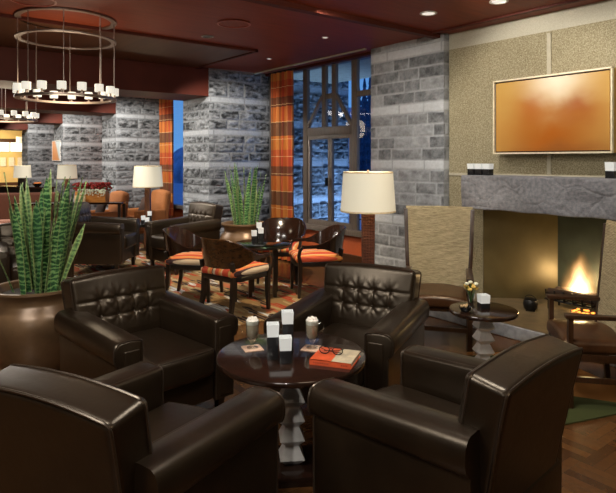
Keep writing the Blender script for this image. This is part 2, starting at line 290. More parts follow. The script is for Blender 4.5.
# ------------------------------------------------------------------ mesh helpers
class MB:
    def __init__(s): s.v = []; s.f = []; s.edge = None
    def add(s, vs, fs, mat=None):
        b = len(s.v)
        s.v += [tuple(mat @ Vector(v)) if mat is not None else tuple(v) for v in vs]; s.f += [tuple(i+b for i in f) for f in fs]; return s
    def box(s, x0, x1, y0, y1, z0, z1, mat=None):
        vs = [(x, y, z) for x in (x0, x1) for y in (y0, y1) for z in (z0, z1)]
        return s.add(vs, [(0, 1, 3, 2), (4, 6, 7, 5), (0, 4, 5, 1), (2, 3, 7, 6), (0, 2, 6, 4), (1, 5, 7, 3)], mat)
    def rbox(s, c, h, r, n=(4, 4, 4), k=3, fn=None, mat=None):
        r = min(r, *(x*.999 for x in h)); ax = []
        for i in range(3):
            a = h[i]-r; l = [-h[i]+r*(1-math.tan(pi/4*(1-j/k))) if False else -h[i]+r*j/k for j in range(k)]
            mid = [-a+2*a*j/n[i] for j in range(n[i]+1)]; ax.append(l+mid+[-x for x in reversed(l)])
        idx = {}; vs = []; fs = []
        def vid(i, j, l):
            key = (i, j, l)
            if key not in idx:
                p = [ax[0][i], ax[1][j], ax[2][l]]; q = [max(-(h[t]-r), min(h[t]-r, p[t])) for t in range(3)]
                d = [p[t]-q[t] for t in range(3)]; L = sqrt(sum(x*x for x in d)) or 1
                w = [q[t]+r*d[t]/L for t in range(3)]
                if fn: w = fn(*w)
                idx[key] = len(vs); vs.append((w[0]+c[0], w[1]+c[1], w[2]+c[2]))
            return idx[key]
        N = [len(a)-1 for a in ax]
        for i in range(N[0]):
            for j in range(N[1]):
                for l in (0, N[2]): fs.append((vid(i, j, l), vid(i+1, j, l), vid(i+1, j+1, l), vid(i, j+1, l)))
        for i in range(N[0]):
            for l in range(N[2]):
                for j in (0, N[1]): fs.append((vid(i, j, l), vid(i+1, j, l), vid(i+1, j, l+1), vid(i, j, l+1)))
        for j in range(N[1]):
            for l in range(N[2]):
                for i in (0, N[0]): fs.append((vid(i, j, l), vid(i, j+1, l), vid(i, j+1, l+1), vid(i, j, l+1)))
        return s.add(vs, fs, mat)
    def tube(s, path, r, n=8, closed=False, sq=None, mat=None, twist=0):
        P = [Vector(p) for p in path]; m = len(P); R = r if isinstance(r, (list, tuple)) else [r]*m
        T = [((P[(i+1) % m]-P[i-1]) if closed or 0 < i < m-1 else (P[1]-P[0] if i == 0 else P[-1]-P[-2])).normalized() for i in range(m)]
        up = Vector((0, 0, 1)) if abs(T[0].z) < .9 else Vector((0, 1, 0)); N = (up-T[0]*up.dot(T[0])).normalized(); vs = []; fs = []
        for i in range(m):
            N = (N-T[i]*N.dot(T[i])).normalized(); B = T[i].cross(N)
            for j in range(n):
                a = 2*pi*(j+.5)/n+twist; ra = R[i]*(sqrt(2) if n == 4 else 1); sy = sq or 1
                vs.append(P[i]+N*(ra*cos(a))+B*(ra*sin(a)*sy))
        for i in range(m if closed else m-1):
            for j in range(n):
                a = i*n+j; b = i*n+(j+1) % n; c = ((i+1) % m)*n+(j+1) % n; d = ((i+1) % m)*n+j; fs.append((a, b, c, d))
        if not closed: fs += [tuple(range(n)), tuple((m-1)*n+j for j in reversed(range(n)))]
        return s.add(vs, fs, mat)
    def lathe(s, prof, n=32, c=(0, 0, 0), cap=True, mat=None, sx=1, sy=1):
        vs = []; fs = []; m = len(prof)
        for (r, z) in prof:
            for j in range(n): a = 2*pi*j/n; vs.append((c[0]+r*cos(a)*sx, c[1]+r*sin(a)*sy, c[2]+z))
        for i in range(m-1):
            for j in range(n): fs.append((i*n+j, i*n+(j+1) % n, (i+1)*n+(j+1) % n, (i+1)*n+j))
        if cap: fs += [tuple(reversed(range(n))), tuple((m-1)*n+j for j in range(n))]
        return s.add(vs, fs, mat)
    def prism(s, rings, closed_ring=True, cap=True, mat=None):
        n = len(rings[0]); vs = [v for r in rings for v in r]; fs = []
        for i in range(len(rings)-1):
            for j in range(n if closed_ring else n-1): fs.append((i*n+j, i*n+(j+1) % n, (i+1)*n+(j+1) % n, (i+1)*n+j))
        if cap: fs += [tuple(range(n)), tuple((len(rings)-1)*n+j for j in range(n))]
        return s.add(vs, fs, mat)
    def sphere(s, c, r, n=10, m=6, sc=(1, 1, 1), mat=None):
        vs = [(c[0], c[1], c[2]-r*sc[2])]; fs = []
        for i in range(1, m):
            t = pi*i/m
            for j in range(n): a = 2*pi*j/n; vs.append((c[0]+r*sc[0]*sin(t)*cos(a), c[1]+r*sc[1]*sin(t)*sin(a), c[2]-r*sc[2]*cos(t)))
        vs.append((c[0], c[1], c[2]+r*sc[2])); L = len(vs)-1
        for j in range(n): fs += [(0, 1+(j+1) % n, 1+j), (L, L-n+j, L-n+(j+1) % n)]
        for i in range(m-2):
            for j in range(n): fs.append((1+i*n+j, 1+i*n+(j+1) % n, 1+(i+1)*n+(j+1) % n, 1+(i+1)*n+j))
        return s.add(vs, fs, mat)
    def build(s, name, mat, parent=None, smooth=True, ang=42, bevel=0):
        me = bpy.data.meshes.new(name); bm = bmesh.new(); bv = [bm.verts.new(v) for v in s.v]
        for f in s.f:
            try: bm.faces.new([bv[i] for i in f])
            except ValueError: pass
        bmesh.ops.recalc_face_normals(bm, faces=bm.faces)
        if bevel: bmesh.ops.bevel(bm, geom=[e for e in bm.edges if len(e.link_faces) == 2 and e.calc_face_angle() > .6], offset=bevel, segments=2, affect='EDGES', profile=.6)
        bm.to_mesh(me); bm.free()
        if smooth:
            for p in me.polygons: p.use_smooth = True
            me.set_sharp_from_angle(angle=radians(ang))
        me.materials.append(mat); o = bpy.data.objects.new(name, me); COL.objects.link(o)
        if parent: o.parent = parent
        return o
def tag(o, label, cat, group=None, kind=None):
    o['label'] = label; o['category'] = cat
    if group: o['group'] = group
    if kind: o['kind'] = kind
    return o
def thing(name, label, cat, loc=(0, 0, 0), rz=0, group=None):
    o = bpy.data.objects.new(name, None); COL.objects.link(o); o.empty_display_size = .1
    o.location = loc; o.rotation_euler = (0, 0, rz); return tag(o, label, cat, group)
def face(fx, fy): return atan2(-fx, fy)
def dup(root, loc, rz, label, group=None, z=None):
    r = root.copy(); COL.objects.link(r); r.location = loc; r.rotation_euler = (0, 0, rz); r['label'] = label
    if group: r['group'] = group
    for ch in list(root.children):
        c = ch.copy(); COL.objects.link(c); c.parent = r
        for g in list(ch.children): d = g.copy(); COL.objects.link(d); d.parent = c
    return r
def struct(o, room=True):
    o['kind'] = 'structure'
    if room: o.rotation_euler = (0, 0, ROOM_ROT)
    return o
def rb(p0, p1, q0, q1, z0, z1, mb=None):
    """box in room axes (local x = -p, y = q)"""
    return (mb or MB()).box(-p1, -p0, q0, q1, z0, z1)
# ------------------------------------------------------------------ coursed stonework with real relief
from mathutils import noise as NZ
def stonework(name, mat, pts, z0, z1, res, amp, seed, wmin, wmax, nrows, core, band_amp=.10, z_band=.80, pitch=.68, bh=.12):
    """sheet of split blocks along a polyline of (p,q) corners; outward is on the left of the local (-p,q) direction"""
    rnd = random.Random(seed); mb = MB(); mb.box(*core, z0, z1); tone = [.35]*8
    rows = []; z = z_band-pitch*3; rest = pitch-bh
    while z < z1:
        rows.append((z, z+bh, True)); a = z+bh; n = nrows or rnd.choice((2, 3, 3)); w = [rnd.uniform(.7, 1.3) if not nrows else 1 for _ in range(n)]; t = sum(w)
        for q in w: rows.append((a, a+rest*q/t, False)); a += rest*q/t
        z += pitch
    P = [Vector((-p, q)) for p, q in pts]
    for A, B in zip(P[:-1], P[1:]):
        L = (B-A).length; d = (B-A)/L; nrm = Vector((d.y, -d.x)); nu = max(2, int(L/res)); nv = int((z1-z0)/res); lay = []
        for (ra, rb_, bd) in rows:
            x = -rnd.uniform(0, wmax); bl = []
            while x < L: w = rnd.uniform(wmin, wmax)*(1.5 if bd else 1); bl.append((x, x+w, rnd.random(), rnd.random(), rnd.uniform(-1, 1), rnd.uniform(-1, 1))); x += w
            lay.append(bl)
        vs = []; fs = []
        for j in range(nv+1):
            zz = z0+(z1-z0)*j/nv; k = next((i for i, r in enumerate(rows) if r[0] <= zz < r[1]), len(rows)-1); ra, rb_, bd = rows[k]
            for i in range(nu+1):
                u = L*i/nu; bl = next((q for q in lay[k] if q[0] <= u < q[1]), lay[k][-1]); wob = .006*NZ.noise((u*9, zz*9, seed))*(0 if bd else 1)
                de = min(zz-ra, rb_-zz, u-bl[0], bl[1]-u)+wob; cor = min(u, L-u); e = max(0, min(1, (de-.004)/(.012 if (bd or nrows) else .022))); e = e*e*(3-2*e); c = min(1, cor/.05)
                nz = NZ.fractal((u*(8 if nrows else 9)+bl[2]*50, zz*(11 if nrows else 21), bl[3]*50), .9, 2.1, 5)
                h = amp*(band_amp*(.8+.4*nz) if bd else (.35+.45*bl[2]+.55*nz+.25*(bl[4]*(u-(bl[0]+bl[1])/2)/.2+bl[5]*(zz-(ra+rb_)/2)/.1)))
                pos = A+d*u+nrm*max(.0012, h*e*c+.0012); vs.append((pos.x, pos.y, zz))
                tn = ((.86 if nrows else .66)+.12*bl[2]) if bd else ((.20 if nrows else .12)+(.36 if nrows else .30)*bl[3]+(.20 if nrows else .42)*nz)
                tone.append(tn*e+(.62 if nrows else .42)*(1-e))
        for j in range(nv):
            for i in range(nu): q = j*(nu+1)+i; fs.append((q, q+1, q+nu+2, q+nu+1))
        mb.add(vs, fs)
    o = mb.build(name, mat, ang=75 if amp < .02 else 60); at = o.data.attributes.new('tone', 'FLOAT', 'POINT'); at.data.foreach_set('value', tone); return struct(o)
# ------------------------------------------------------------------ structure
CEIL = 3.04
struct(rb(-3.2, 25, -7, 5.55, -.15, 0).build('floor', M['parquet'], smooth=False))
struct(rb(-3.2, 25, -7, 5.55, CEIL, CEIL+.15).build('ceiling', M['ceiling'], smooth=False))
struct(rb(-3.2, 25, -7.2, -7, 0, CEIL).build('wall_left', M['beige_wall'], smooth=False))
struct(rb(-3.4, -3.2, -7.2, 5.55, 0, CEIL).build('wall_back', M['beige_wall'], smooth=False))
struct(rb(24.5, 24.7, -7, 5.55, 0, CEIL).build('wall_far', M['gold_wall'], smooth=False))
# fireplace wall (with opening), pilaster
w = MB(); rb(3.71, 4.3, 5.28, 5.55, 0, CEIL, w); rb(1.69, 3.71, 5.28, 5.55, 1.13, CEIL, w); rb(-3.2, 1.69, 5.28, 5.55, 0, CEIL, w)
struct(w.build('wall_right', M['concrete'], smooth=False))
j = MB(); rb(2.93, 2.97, 5.268, 5.28, 1.46, CEIL-.2, j); rb(-1, 4.16, 5.268, 5.28, 1.425, 1.455, j); struct(j.build('trim_1', M['smooth_concrete'], smooth=False))
stonework('wall_pilaster', M['stone_pilaster'], [(5.345, 5.19), (4.165, 5.19), (4.165, 5.30)], 0, CEIL, .012, .012, 5, .22, .58, 4, (-5.345, -4.165, 5.19, 5.55), .9)
# window wall, piers, beams
for i in range(4):
    p0 = 7.99+4.18*i
    stonework('wall_pier', M['stone_rock'], [(p0+.92, 4.25), (p0, 4.25), (p0, 5.38)], 0, CEIL, (.012, .016, .022, .03)[i], .024, 11+i, .20, .62, 0, (-p0-.92, -p0, 4.25, 5.55), .10, .965, .515, .09)
    struct(rb(p0+.01, p0+.91, -7, 4.25, 2.6, CEIL).build('ceiling_beam', M['beam'], smooth=False))
BAY = [(5.345, 7.99), (8.91, 12.17), (13.09, 16.35), (17.27, 20.53), (21.45, 24.5)]
for i, (a, b) in enumerate(BAY):
    struct(rb(a, b, 5.41, 5.53, 0 if i < 2 else 0, .54 if i < 2 else CEIL).build('wall_window', M['dado'], smooth=False))
    if i < 2:
        struct(rb(a, b, 5.36, 5.41, 0, .27).build('baseboard_right', M['mid_wood'], smooth=False))
# windows
def window(a, b, name, posts, full):
    fr = MB()
    rb(a, b, 5.340, 5.500, .54, .62, fr); rb(a, b, 5.385, 5.500, 3.0, CEIL, fr)
    for (x0, x1) in posts: rb(x0, x1, 5.390, 5.450, .62, 3.0, fr)
    r = struct(fr.build(name, M['window_wood'], bevel=.004))
    edges = sorted(posts)
    for (l, h) in zip(edges[:-1], edges[1:]):
        rb(l[1], h[0], 5.420, 5.426, .62, 3.0).build('pane', M['pane'], r, smooth=False)
    return r
W1 = window(5.345, 7.99, 'window_1', [(5.345, 5.50), (5.835, 5.945), (6.965, 7.065), (7.87, 7.99)], True)
tr = MB(); rb(5.956, 6.951, 5.385, 5.455, 1.97, 2.09, tr); tr.build('transom', M['window_wood'], W1, bevel=.004)
rb(5.50, 5.835, 5.395, 5.450, 2.48, 2.56).build('transom', M['window_wood'], W1, bevel=.004)
rb(6.377, 6.51, 5.395, 5.450, 2.50, 2.58).build('transom', M['window_wood'], W1, bevel=.004)
rb(6.29, 6.38, 5.395, 5.450, 2.09, 3.0).build('mullion', M['window_wood'], W1, bevel=.004)
rb(6.52, 6.61, 5.395, 5.450, 2.09, 3.0).build('mullion', M['window_wood'], W1, bevel=.004)
def brace(pa, za, pb, zb):
    mb = MB(); mb.tube([(-pa, 5.405, za), (-pb, 5.405, zb)], .023, 4); mb.build('brace', M['window_wood'], W1, smooth=False)
brace(6.951, 2.10, 6.606, 2.54); brace(6.287, 2.56, 5.956, 2.10)
for (a, b) in ((6.425, 6.951), (5.956, 6.425)):           # two casement sashes
    s_ = MB(); t = .045
    rb(a, b, 5.398, 5.448, .62, .70, s_); rb(a, b, 5.398, 5.448, 1.91, 1.97, s_); rb(a, a+t, 5.398, 5.448, .70, 1.91, s_); rb(b-t, b, 5.398, 5.448, .70, 1.91, s_)
    s_.build('sash', M['window_wood'], W1, bevel=.004)
mb = MB(); rb(6.441, 6.457, 5.330, 5.380, 1.22, 1.34, mb); mb.build('latch', M['iron'], W1)
window(8.91, 12.17, 'window_2', [(8.91, 9.05), (9.95, 10.08), (10.98, 11.11), (12.03, 12.17)], False)
struct(rb(5.345, 7.99, 5.30, 5.385, 3.0, CEIL).build('trim_2', M['beam'], smooth=False))
struct(rb(5.345, 7.99, 5.080, 5.110, 3.02, CEIL).build('trim_3', M['smooth_concrete'], smooth=False))
# ceiling details
struct(rb(6.3, 7.97, -6.9, 4.0, CEIL-.02, CEIL).build('ceiling_panel', M['ceiling_panel'], smooth=False))
struct(rb(6.26, 6.30, -6.9, 4.04, CEIL-.035, CEIL).build('trim_4', M['beam'], smooth=False))
struct(rb(6.26, 7.98, 4.0, 4.04, CEIL-.035, CEIL).build('trim_5', M['beam'], smooth=False))
struct(rb(4.20, 4.28, -6.9, 5.17, CEIL-.05, CEIL).build('trim_6', M['beam'], smooth=False))
struct(rb(-3, 4.20, 5.02, 5.06, CEIL-.02, CEIL).build('trim_7', M['beam'], smooth=False))
# firebox (splayed sides), mantel, hearth
def wallpanel(pts, z0, z1, t=.03):
    """vertical thin panel along (p,q) polyline"""
    mb = MB()
    for (pa, qa), (pb, qb) in zip(pts[:-1], pts[1:]):
        L = sqrt((pb-pa)**2+(qb-qa)**2); nx, ny = (qb-qa)/L*t, -(pb-pa)/L*t
        vs = [(-pa, qa), (-pb, qb), (-(pb+nx), qb+ny), (-(pa+nx), qa+ny)]
        mb.add([(x, y, z) for z in (z0, z1) for x, y in vs], [(0, 1, 2, 3), (7, 6, 5, 4), (0, 4, 5, 1), (1, 5, 6, 2), (2, 6, 7, 3), (3, 7, 4, 0)])
    return mb
struct(wallpanel([(3.71, 5.28), (3.16, 5.83)], .0, 1.2, -.03).build('wall_firebox_left', M['firebox'], smooth=False))
struct(wallpanel([(3.16, 5.83), (2.24, 5.83)], .0, 1.2, -.03).build('wall_firebox_back', M['firebox_dark'], smooth=False))
struct(wallpanel([(2.24, 5.83), (1.69, 5.28)], .0, 1.2, -.03).build('wall_firebox_right', M['firebox'], smooth=False))
struct(rb(1.6, 3.8, 5.30, 6.0, 1.13, 1.2).build('ceiling_firebox', M['firebox_dark'], smooth=False))
struct(rb(1.6, 3.8, 5.28, 6.0, 0, .12).build('floor_firebox', M['hearth_top'], smooth=False))
h_ = MB(); h_.rbox((-2.6, 4.92, .06), (1.85, .36, .06), .012, (12, 3, 1)); hearth = struct(h_.build('hearth', M['hearth'])); ht = MB(); ht.box(-4.445, -.755, 4.575, 5.27, .119, .124); ht.build('hearth_top', M['hearth_top'], hearth, smooth=False); tag(hearth, 'low grey slate hearth slab in front of the fireplace', 'hearth')  # thin brown sheet paints the fire's glow over the grey slab
hearth['kind'] = 'structure'
def rough(x, y, z):
    t = sin(x*9+z*7)*.006+sin(x*23-z*17)*.004+sin(x*5.3+1)*.008; return (x, y+(t if y < 0 else 0), z+(sin(x*14)*.004 if z < 0 else 0))
mt = MB(); mt.rbox((-2.03, 5.107, 1.27), (1.70, .173, .172), .012, (90, 4, 14), 2, rough)
mantel = struct(mt.build('mantel_shelf', M['granite'], ang=60)); tag(mantel, 'thick rough split grey granite mantel slab above the fire', 'mantel'); mantel['kind'] = 'structure'
# outside the windows
def outside(o): return struct(o)
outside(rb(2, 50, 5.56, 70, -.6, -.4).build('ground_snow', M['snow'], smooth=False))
stonework('wall_outside', M['stone_rock'], [(8.3, 5.56), (8.3, 7.45)], -.4, 3.3, .018, .06, 31, .2, .6, 0, (-8.9, -8.3, 5.56, 7.45))
struct(rb(5.4, 8.9, 5.56, 7.0, 3.05, 3.2).build('ceiling_porch', M['smooth_concrete'], smooth=False))
# ------------------------------------------------------------------ leather armchair
def make_armchair(label):
    root = thing('leather_armchair', label, 'armchair', group='brown leather armchairs')
    LE, PI_ = M['leather'], M['piping']
    b = MB(); b.rbox((0, -.01, .225), (.345, .375, .10), .02, (4, 4, 2)); b.build('base', LE, root)
    # arms
    for s in (-1, 1):
        prof = [(.245, .13), (.245, .30), (.245, .45), (.245, .555)]
        prof += [(.265-.02*cos(a), .600+.02*sin(a)) for a in (radians(t) for t in (15, 45, 75))]
        prof += [(.29, .624), (.32, .628), (.345, .628)]
        prof += [(.366+.056*sin(a)**.8, .558+.067*(abs(cos(a))**.8)*(1 if cos(a) > 0 else -1)) for a in (radians(t) for t in range(0, 166, 15))]
        prof += [(.388, .47), (.386, .40), (.385, .28), (.385, .13)]
        cx = sum(p[0] for p in prof)/len(prof); cz = .38
        def sec(y, ins, tilt=True):
            out = []
            for (x, z) in prof:
                dz = max(0, (z-.30)/.32)*.035*(.38-y)/.76
                xx = cx+(x-cx)*(1-ins/.09) if ins else x; zz = z-(ins if z > .5 else 0)+dz
                out.append((s*xx, y, zz))
            return out
        ys = [(-.37, .0), (-.2, 0), (0, 0), (.15, 0), (.28, 0), (.365, 0), (.380, .003), (.388, .008), (.391, .014)]
        a = MB(); a.prism([sec(y, i) for y, i in ys]); arm = a.build('armrest', LE, root, ang=50)
        pp = MB(); pp.tube(sec(.385, .004), .0055, 6)
        inner = [(.257, .602+.035*(.38-y)/.76) for y in ()]
        pp.tube([(s*.268, y, .617+.035*(.38-y)/.76) for y in (.380, .25, .1, -.1, -.25)], .0045, 6)
        pp.tube([(s*.386, y, .497+.02*(.38-y)/.76) for y in (.380, .25, .1, -.1, -.30, -.36)], .004, 6)
        pp.build('piping', PI_, arm)
        fp = MB(); fp.rbox((s*.316, .391, .36), (.045, .006, .21), .006, (2, 1, 2)); fp.build('front_panel', LE, arm)
    # seat cushion
    def crown(x, y, z): return (x, y+(.02*(1-(x/.25)**2) if y > 0 else 0), z+(.022*(1-(x/.25)**2)*(1-(y/.34)**2) if z > 0 else 0))
    c = MB(); c.rbox((0, .08, .375), (.243, .325, .085), .04, (10, 12, 2), 4, crown); cu = c.build('seat_cushion', LE, root)
    pc = MB(); pc.tube([(x, .08+.325+.02*(1-(x/.25)**2)-.010, .448+.006*(1-(x/.25)**2)) for x in [-.23+.46*i/16 for i in range(17)]], .004, 6); pc.build('piping', PI_, cu)
    # backrest
    bx = (-.18, -.06, .06, .18); rows = (.60, .705)
    def tuft(x, z):
        d = .009*exp(-((z-rows[1])/.008)**2)+.003*exp(-((z-rows[0])/.008)**2)
        for xb in bx:
            for k, zb in enumerate(rows):
                dx, dz = x-xb, z-zb; r = sqrt(dx*dx+dz*dz); d += .019*exp(-r/.018)+.004*exp(-(r/.04)**2)
                if r < .095: w = (1-r/.095)*min(1, r/.02); d += .0032*w*cos(8*atan2(dz, dx)+k)
            if rows[0] < z < rows[1]: d += .003*exp(-((x-xb)/.007)**2)
        return d
    def shape(x, y, z):
        """local box (half .35,.085,.36) centred at z .50 -> the leaning, crowned back"""
        Z = z+.50; t = max(0, (Z-.42)/.44); X = x*(.90+.065*min(1, t)) if Z > .3 else x*.90
        top = max(0, (Z-.60)/.26); Zz = Z+.022*(1-(x/.35)**2)*top**1.5-.010*top-.030*top**2*(.085-y)/.17
        Y = y-.315-.085*max(0, t)+.055*max(0, .42-Z)/.28
        if y > 0:
            e = max(0, 1-(x/.34)**2)*max(0, min(1, (.86-Z)/.16))
            Y += .036*e*max(0, min(1, (Z-.38)/.12))*min(1, (y/.05)) - .0
            if Z > .42: Y -= tuft(x, Z)*min(1, y/.05)*max(0, min(1, (.34-abs(x))/.02))
        return (X, Y, Zz)
    k = MB(); k.rbox((0, 0, 0), (.35, .085, .36), .028, (84, 3, 72), 4, shape); back = k.build('backrest', LE, root, ang=70)
    def outline(y, off=.0):
        pts = []
        hx, hz, r = .35+off, .36+off, .028
        for z in [-.34+.64*i/10 for i in range(11)]: pts.append((-hx, z))
        for a in range(0, 91, 30): pts.append((-hx+r-r*cos(radians(a))+r*0, hz-r+r*sin(radians(a))))
        for x in [-.30+.60*i/14 for i in range(15)]: pts.append((x, hz))
        for a in range(90, -1, -30): pts.append((hx-r+r*cos(radians(a)), hz-r+r*sin(radians(a))))
        for z in [.30-.64*i/10 for i in range(11)]: pts.append((hx, z))
        return [shape(x, y, z) for x, z in pts]
    pb = MB(); pb.tube(outline(-.078, -.002), .0055, 6)
    pb.tube([p for p in outline(.060, -.001) if p[2] > .60], .0055, 6); pb.build('piping', PI_, back)
    for xb in bx:
        for zb in rows:
            X, Y, Z = shape(xb, .085, zb-.50); bb = MB(); bb.sphere((X, Y+.004, Z), .009, 10, 6, (1, .6, 1)); bb.build('button', PI_, back)
    for sx_ in (-1, 1):
        for y_ in (-.34, .32):
            l = MB(); l.tube([(sx_*.325, y_, 0), (sx_*.325, y_, .14)], [.018, .026], 4); l.build('leg', M['black_wood'], root, smooth=False)
    return root
A = make_armchair('tufted brown leather armchair between big potted plant and round coffee table, facing right')
A.location = (-1.015, 3.58, 0); A.rotation_euler[2] = face(.72, -.69)
G_ = 'brown leather armchairs'
dup(A, (.275, 3.70, 0), face(-.45, -.89), 'tufted brown leather armchair behind the red book, facing the camera, tall lamp behind it')
dup(A, (-.65, 2.245, 0), face(.47, .882), 'brown leather armchair at bottom left seen from its plain back')
dup(A, (.57, 2.475, 0), face(-.70, .715), 'brown leather armchair at bottom right seen from side, nearest the fireplace')
e_ = dup(A, (-1.83, 8.376, .008), face(-.76, -0.756), 'distant brown leather armchair facing left, against the stone pier left of second plant')
g2_ = dup(A, (-3.0, 8.317, .008), face(.99, -0.023), 'distant brown leather armchair facing right, in front of the dark console table with flowers')
dup(A, (-3.12, 6.456, .008), face(.55, -0.966), 'shadowy brown leather armchair at left edge behind the big snake plant')
e_.scale = (1, 1, 1.10); g2_.scale = (1.06, 1.06, 1.12)
# ------------------------------------------------------------------ pedestal tables
def pedestal_table(name, label, x, y, R, H, units, rz, base, group=None):
    r = thing(name, label, 'table', (x, y, 0), rz, group); t = .034
    mb = MB(); mb.lathe([(R-.012, H-t), (R-.003, H-t+.006), (R, H-t+.014), (R, H-.010), (R-.004, H-.003), (R-.012, H)], 72); mb.build('tabletop', M['espresso'], r, ang=35)
    mb = MB(); mb.box(-R*.36, R*.36, -R*.36, R*.36, H-t-.03, H-t); mb.build('top_block', M['black_wood'], r, bevel=.004)
    mb = MB(); h0, h1 = .045, H-t-.03; u = (h1-h0)/units; rings = []
    for i in range(units):
        z = h0+i*u; rings += [(.036, z), (.063, z+u*.30), (.036, z+u*.92) if i < units-1 else (.036, z+u)]
    mb.prism([[(a*q, b*q, z) for a, b in ((-1, -1), (1, -1), (1, 1), (-1, 1))] for q, z in rings]); mb.build('faceted_column', M['column_sheen'], r, smooth=False)
    mb = MB(); mb.box(-base, base, -base, base, 0, .045); mb.build('base', M['espresso'], r, bevel=.006)
    return r
M['column_sheen'] = simple('pale_sheen_lacquer', (.62, .61, .59, 1), .30, .45, 30, .1, 0)  # pale base colour paints in the reflections of glossy dark facets
pedestal_table('coffee_table', 'round dark wood coffee table on stacked faceted column, among four leather armchairs', -.085, 2.948, .385, .60, 5, .12, .17)
pedestal_table('side_table', 'small round dark wood side table on faceted column beside the hearth', 1.31, 4.257, .25, .48, 4, .12, .12).location.z = .008
TT = .60
# candles
def candle_holder(x, y, z, bh, w, ch, rz, label, group):
    r = thing('candle_holder', label, 'candle holder', (x, y, z), rz, group); a = w/2
    mb = MB(); mb.box(-a, a, -a, a, 0, bh); mb.build('block', M['black_ceramic'], r, bevel=w*.03)
    mb = MB(); t = a*.16; b0, b1 = bh, bh+ch                     # square frosted cup, open at the top
    o = [(-a, -a), (a, -a), (a, a), (-a, a)]; i_ = [(x_*.84, y_*.84) for x_, y_ in o]; o2 = [(x_*1.06, y_*1.06) for x_, y_ in o]
    mb.prism([[(x_*.97, y_*.97, b0) for x_, y_ in o], [(*v, b1) for v in o2], [(*v, b1) for v in i_], [(*v, b0+t) for v in i_]]); mb.build('glass_cup', M['cup_glow'], r, smooth=False)
    mb = MB(); mb.lathe([(a*.6, b0+t), (a*.6, b0+ch*.55), (a*.5, b0+ch*.58)], 12); mb.build('candle', M['cup_glow'], r)
    return r
g = 'square candle holders on the coffee table'
candle_holder(-.178, 2.879, TT, .113, .058, .062, .1, 'left one of three white candle cubes on coffee table, on a tall black block', g)
candle_holder(-.112, 2.821, TT, .064, .058, .062, .1, 'lowest and nearest of three white candle cubes on coffee table', g)
candle_holder(-.108, 2.995, TT, .145, .058, .062, .1, 'highest and farthest of three white candle cubes on coffee table', g)
candle_holder(1.318, 4.281, .48, .05, .07, .06, .15, 'single white candle cube on the small side table by the hearth', 'candle on the side table')
g = 'candle holders on the mantel'
for k, l in enumerate(('leftmost of three white candle cubes at left end of granite mantel', 'middle one of three white candle cubes at left end of granite mantel', 'right one of three white candle cubes at left end of granite mantel')):
    v = W(3.676-.095*k, 5.05, 1.442); candle_holder(v.x, v.y, v.z, .065, .076, .055, ROOM_ROT, l, g)
v = W(2.26, 5.05, 1.442); candle_holder(v.x, v.y, v.z, .065, .076, .075, ROOM_ROT, 'white candle cube on granite mantel at right edge of the picture', g)
# mugs
def mug(x, y, rz, label):
    r = thing('glass_mug', label, 'glass mug', (x, y, TT+.003), rz, 'irish coffee glasses')
    mb = MB(); mb.lathe([(.004, .0), (.030, .0), (.031, .004), (.012, .010), (.008, .022), (.010, .032), (.024, .048), (.031, .065), (.034, .10), (.036, .148), (.034, .148), (.032, .10), (.029, .066), (.020, .052), (.002, .046)], 28); mb.build('glass', M['clear'], r)
    mb = MB(); mb.lathe([(.002, .047), (.019, .053), (.028, .067), (.031, .10), (.0325, .125), (.002, .126)], 24); mb.build('coffee', M['latte'], r)
    mb = MB(); mb.lathe([(.0325, .1262), (.0335, .146), (.028, .153), (.015, .157), (.001, .158)], 20, cap=False)
    for a in range(5): mb.sphere((.016*cos(a*1.3), .016*sin(a*1.3), .153), .012, 8, 5)
    mb.build('cream', M['cream'], r)
    mb = MB(); mb.tube([(.033, 0, .125), (.050, 0, .128), (.062, 0, .115), (.063, 0, .095), (.055, 0, .075), (.032, 0, .068)], .0045, 8); mb.build('handle', M['clear'], r)
    return r
def napkin(x, y, rz, label):
    mb = MB(); mb.box(-.05, .05, -.05, .05, 0, .003); o = mb.build('paper_napkin', M['napkin'], smooth=False); o.location = (x, y, TT); o.rotation_euler[2] = rz
    tag(o, label, 'napkin', 'napkins under the glasses')
napkin(-.295, 3.024, .35, 'peach paper napkin under the left irish coffee glass'); napkin(.022, 3.024, -.3, 'peach paper napkin under the right irish coffee glass, behind the red book')
mug(-.295, 3.024, pi-.2, 'irish coffee in a glass mug left of candle cubes, handle to the left'); mug(.022, 3.024, .25, 'irish coffee in a glass mug right of candle cubes, handle to the right')
# book and eyeglasses
bk = thing('book', 'orange-red hardback book with beige panel lying on coffee table under eyeglasses', 'book', (.135, 2.838, TT), -.33)
mb = MB(); mb.box(-.100, .100, -.082, .100, .003, .024); mb.build('pages', M['paper'], bk, smooth=False)
mb = MB(); mb.box(-.105, .105, -.09, .105, 0, .003); mb.box(-.105, .105, -.09, .105, .024, .027); mb.box(-.105, .105, -.09, -.084, 0, .027); cv = mb.build('cover', M['red_cover'], bk, smooth=False)
mb = MB(); mb.box(.005, .1052, -.088, .1052, .027, .0276); mb.build('cover_panel', M['beige_cover'], cv, smooth=False)
mb = MB()
for k in range(9): mb.box(-.085+k*.009, -.080+k*.009, -.0906, -.09, .010, .017)
mb.build('spine_title', simple('dark_red_print', (.30, .03, .01, 1), .5, bump=0), cv, smooth=False); mb = MB()
for k in range(4): mb.box(.055+k*.009, .060+k*.009, -.0906, -.09, .010, .017)
mb.build('spine_author', simple('dark_red_print', (.30, .03, .01, 1), .5, bump=0), cv, smooth=False)
eg = thing('eyeglasses', 'folded dark-framed eyeglasses lying on the red book', 'eyeglasses', (.118, 2.862, TT+.0276), -.30)
mb = MB()
for s in (-1, 1): mb.tube([(s*.034+.026*cos(a), -.01+.004*sin(a), .021+.018*sin(a)) for a in [2*pi*i/20 for i in range(20)]], .0024, 6, True)
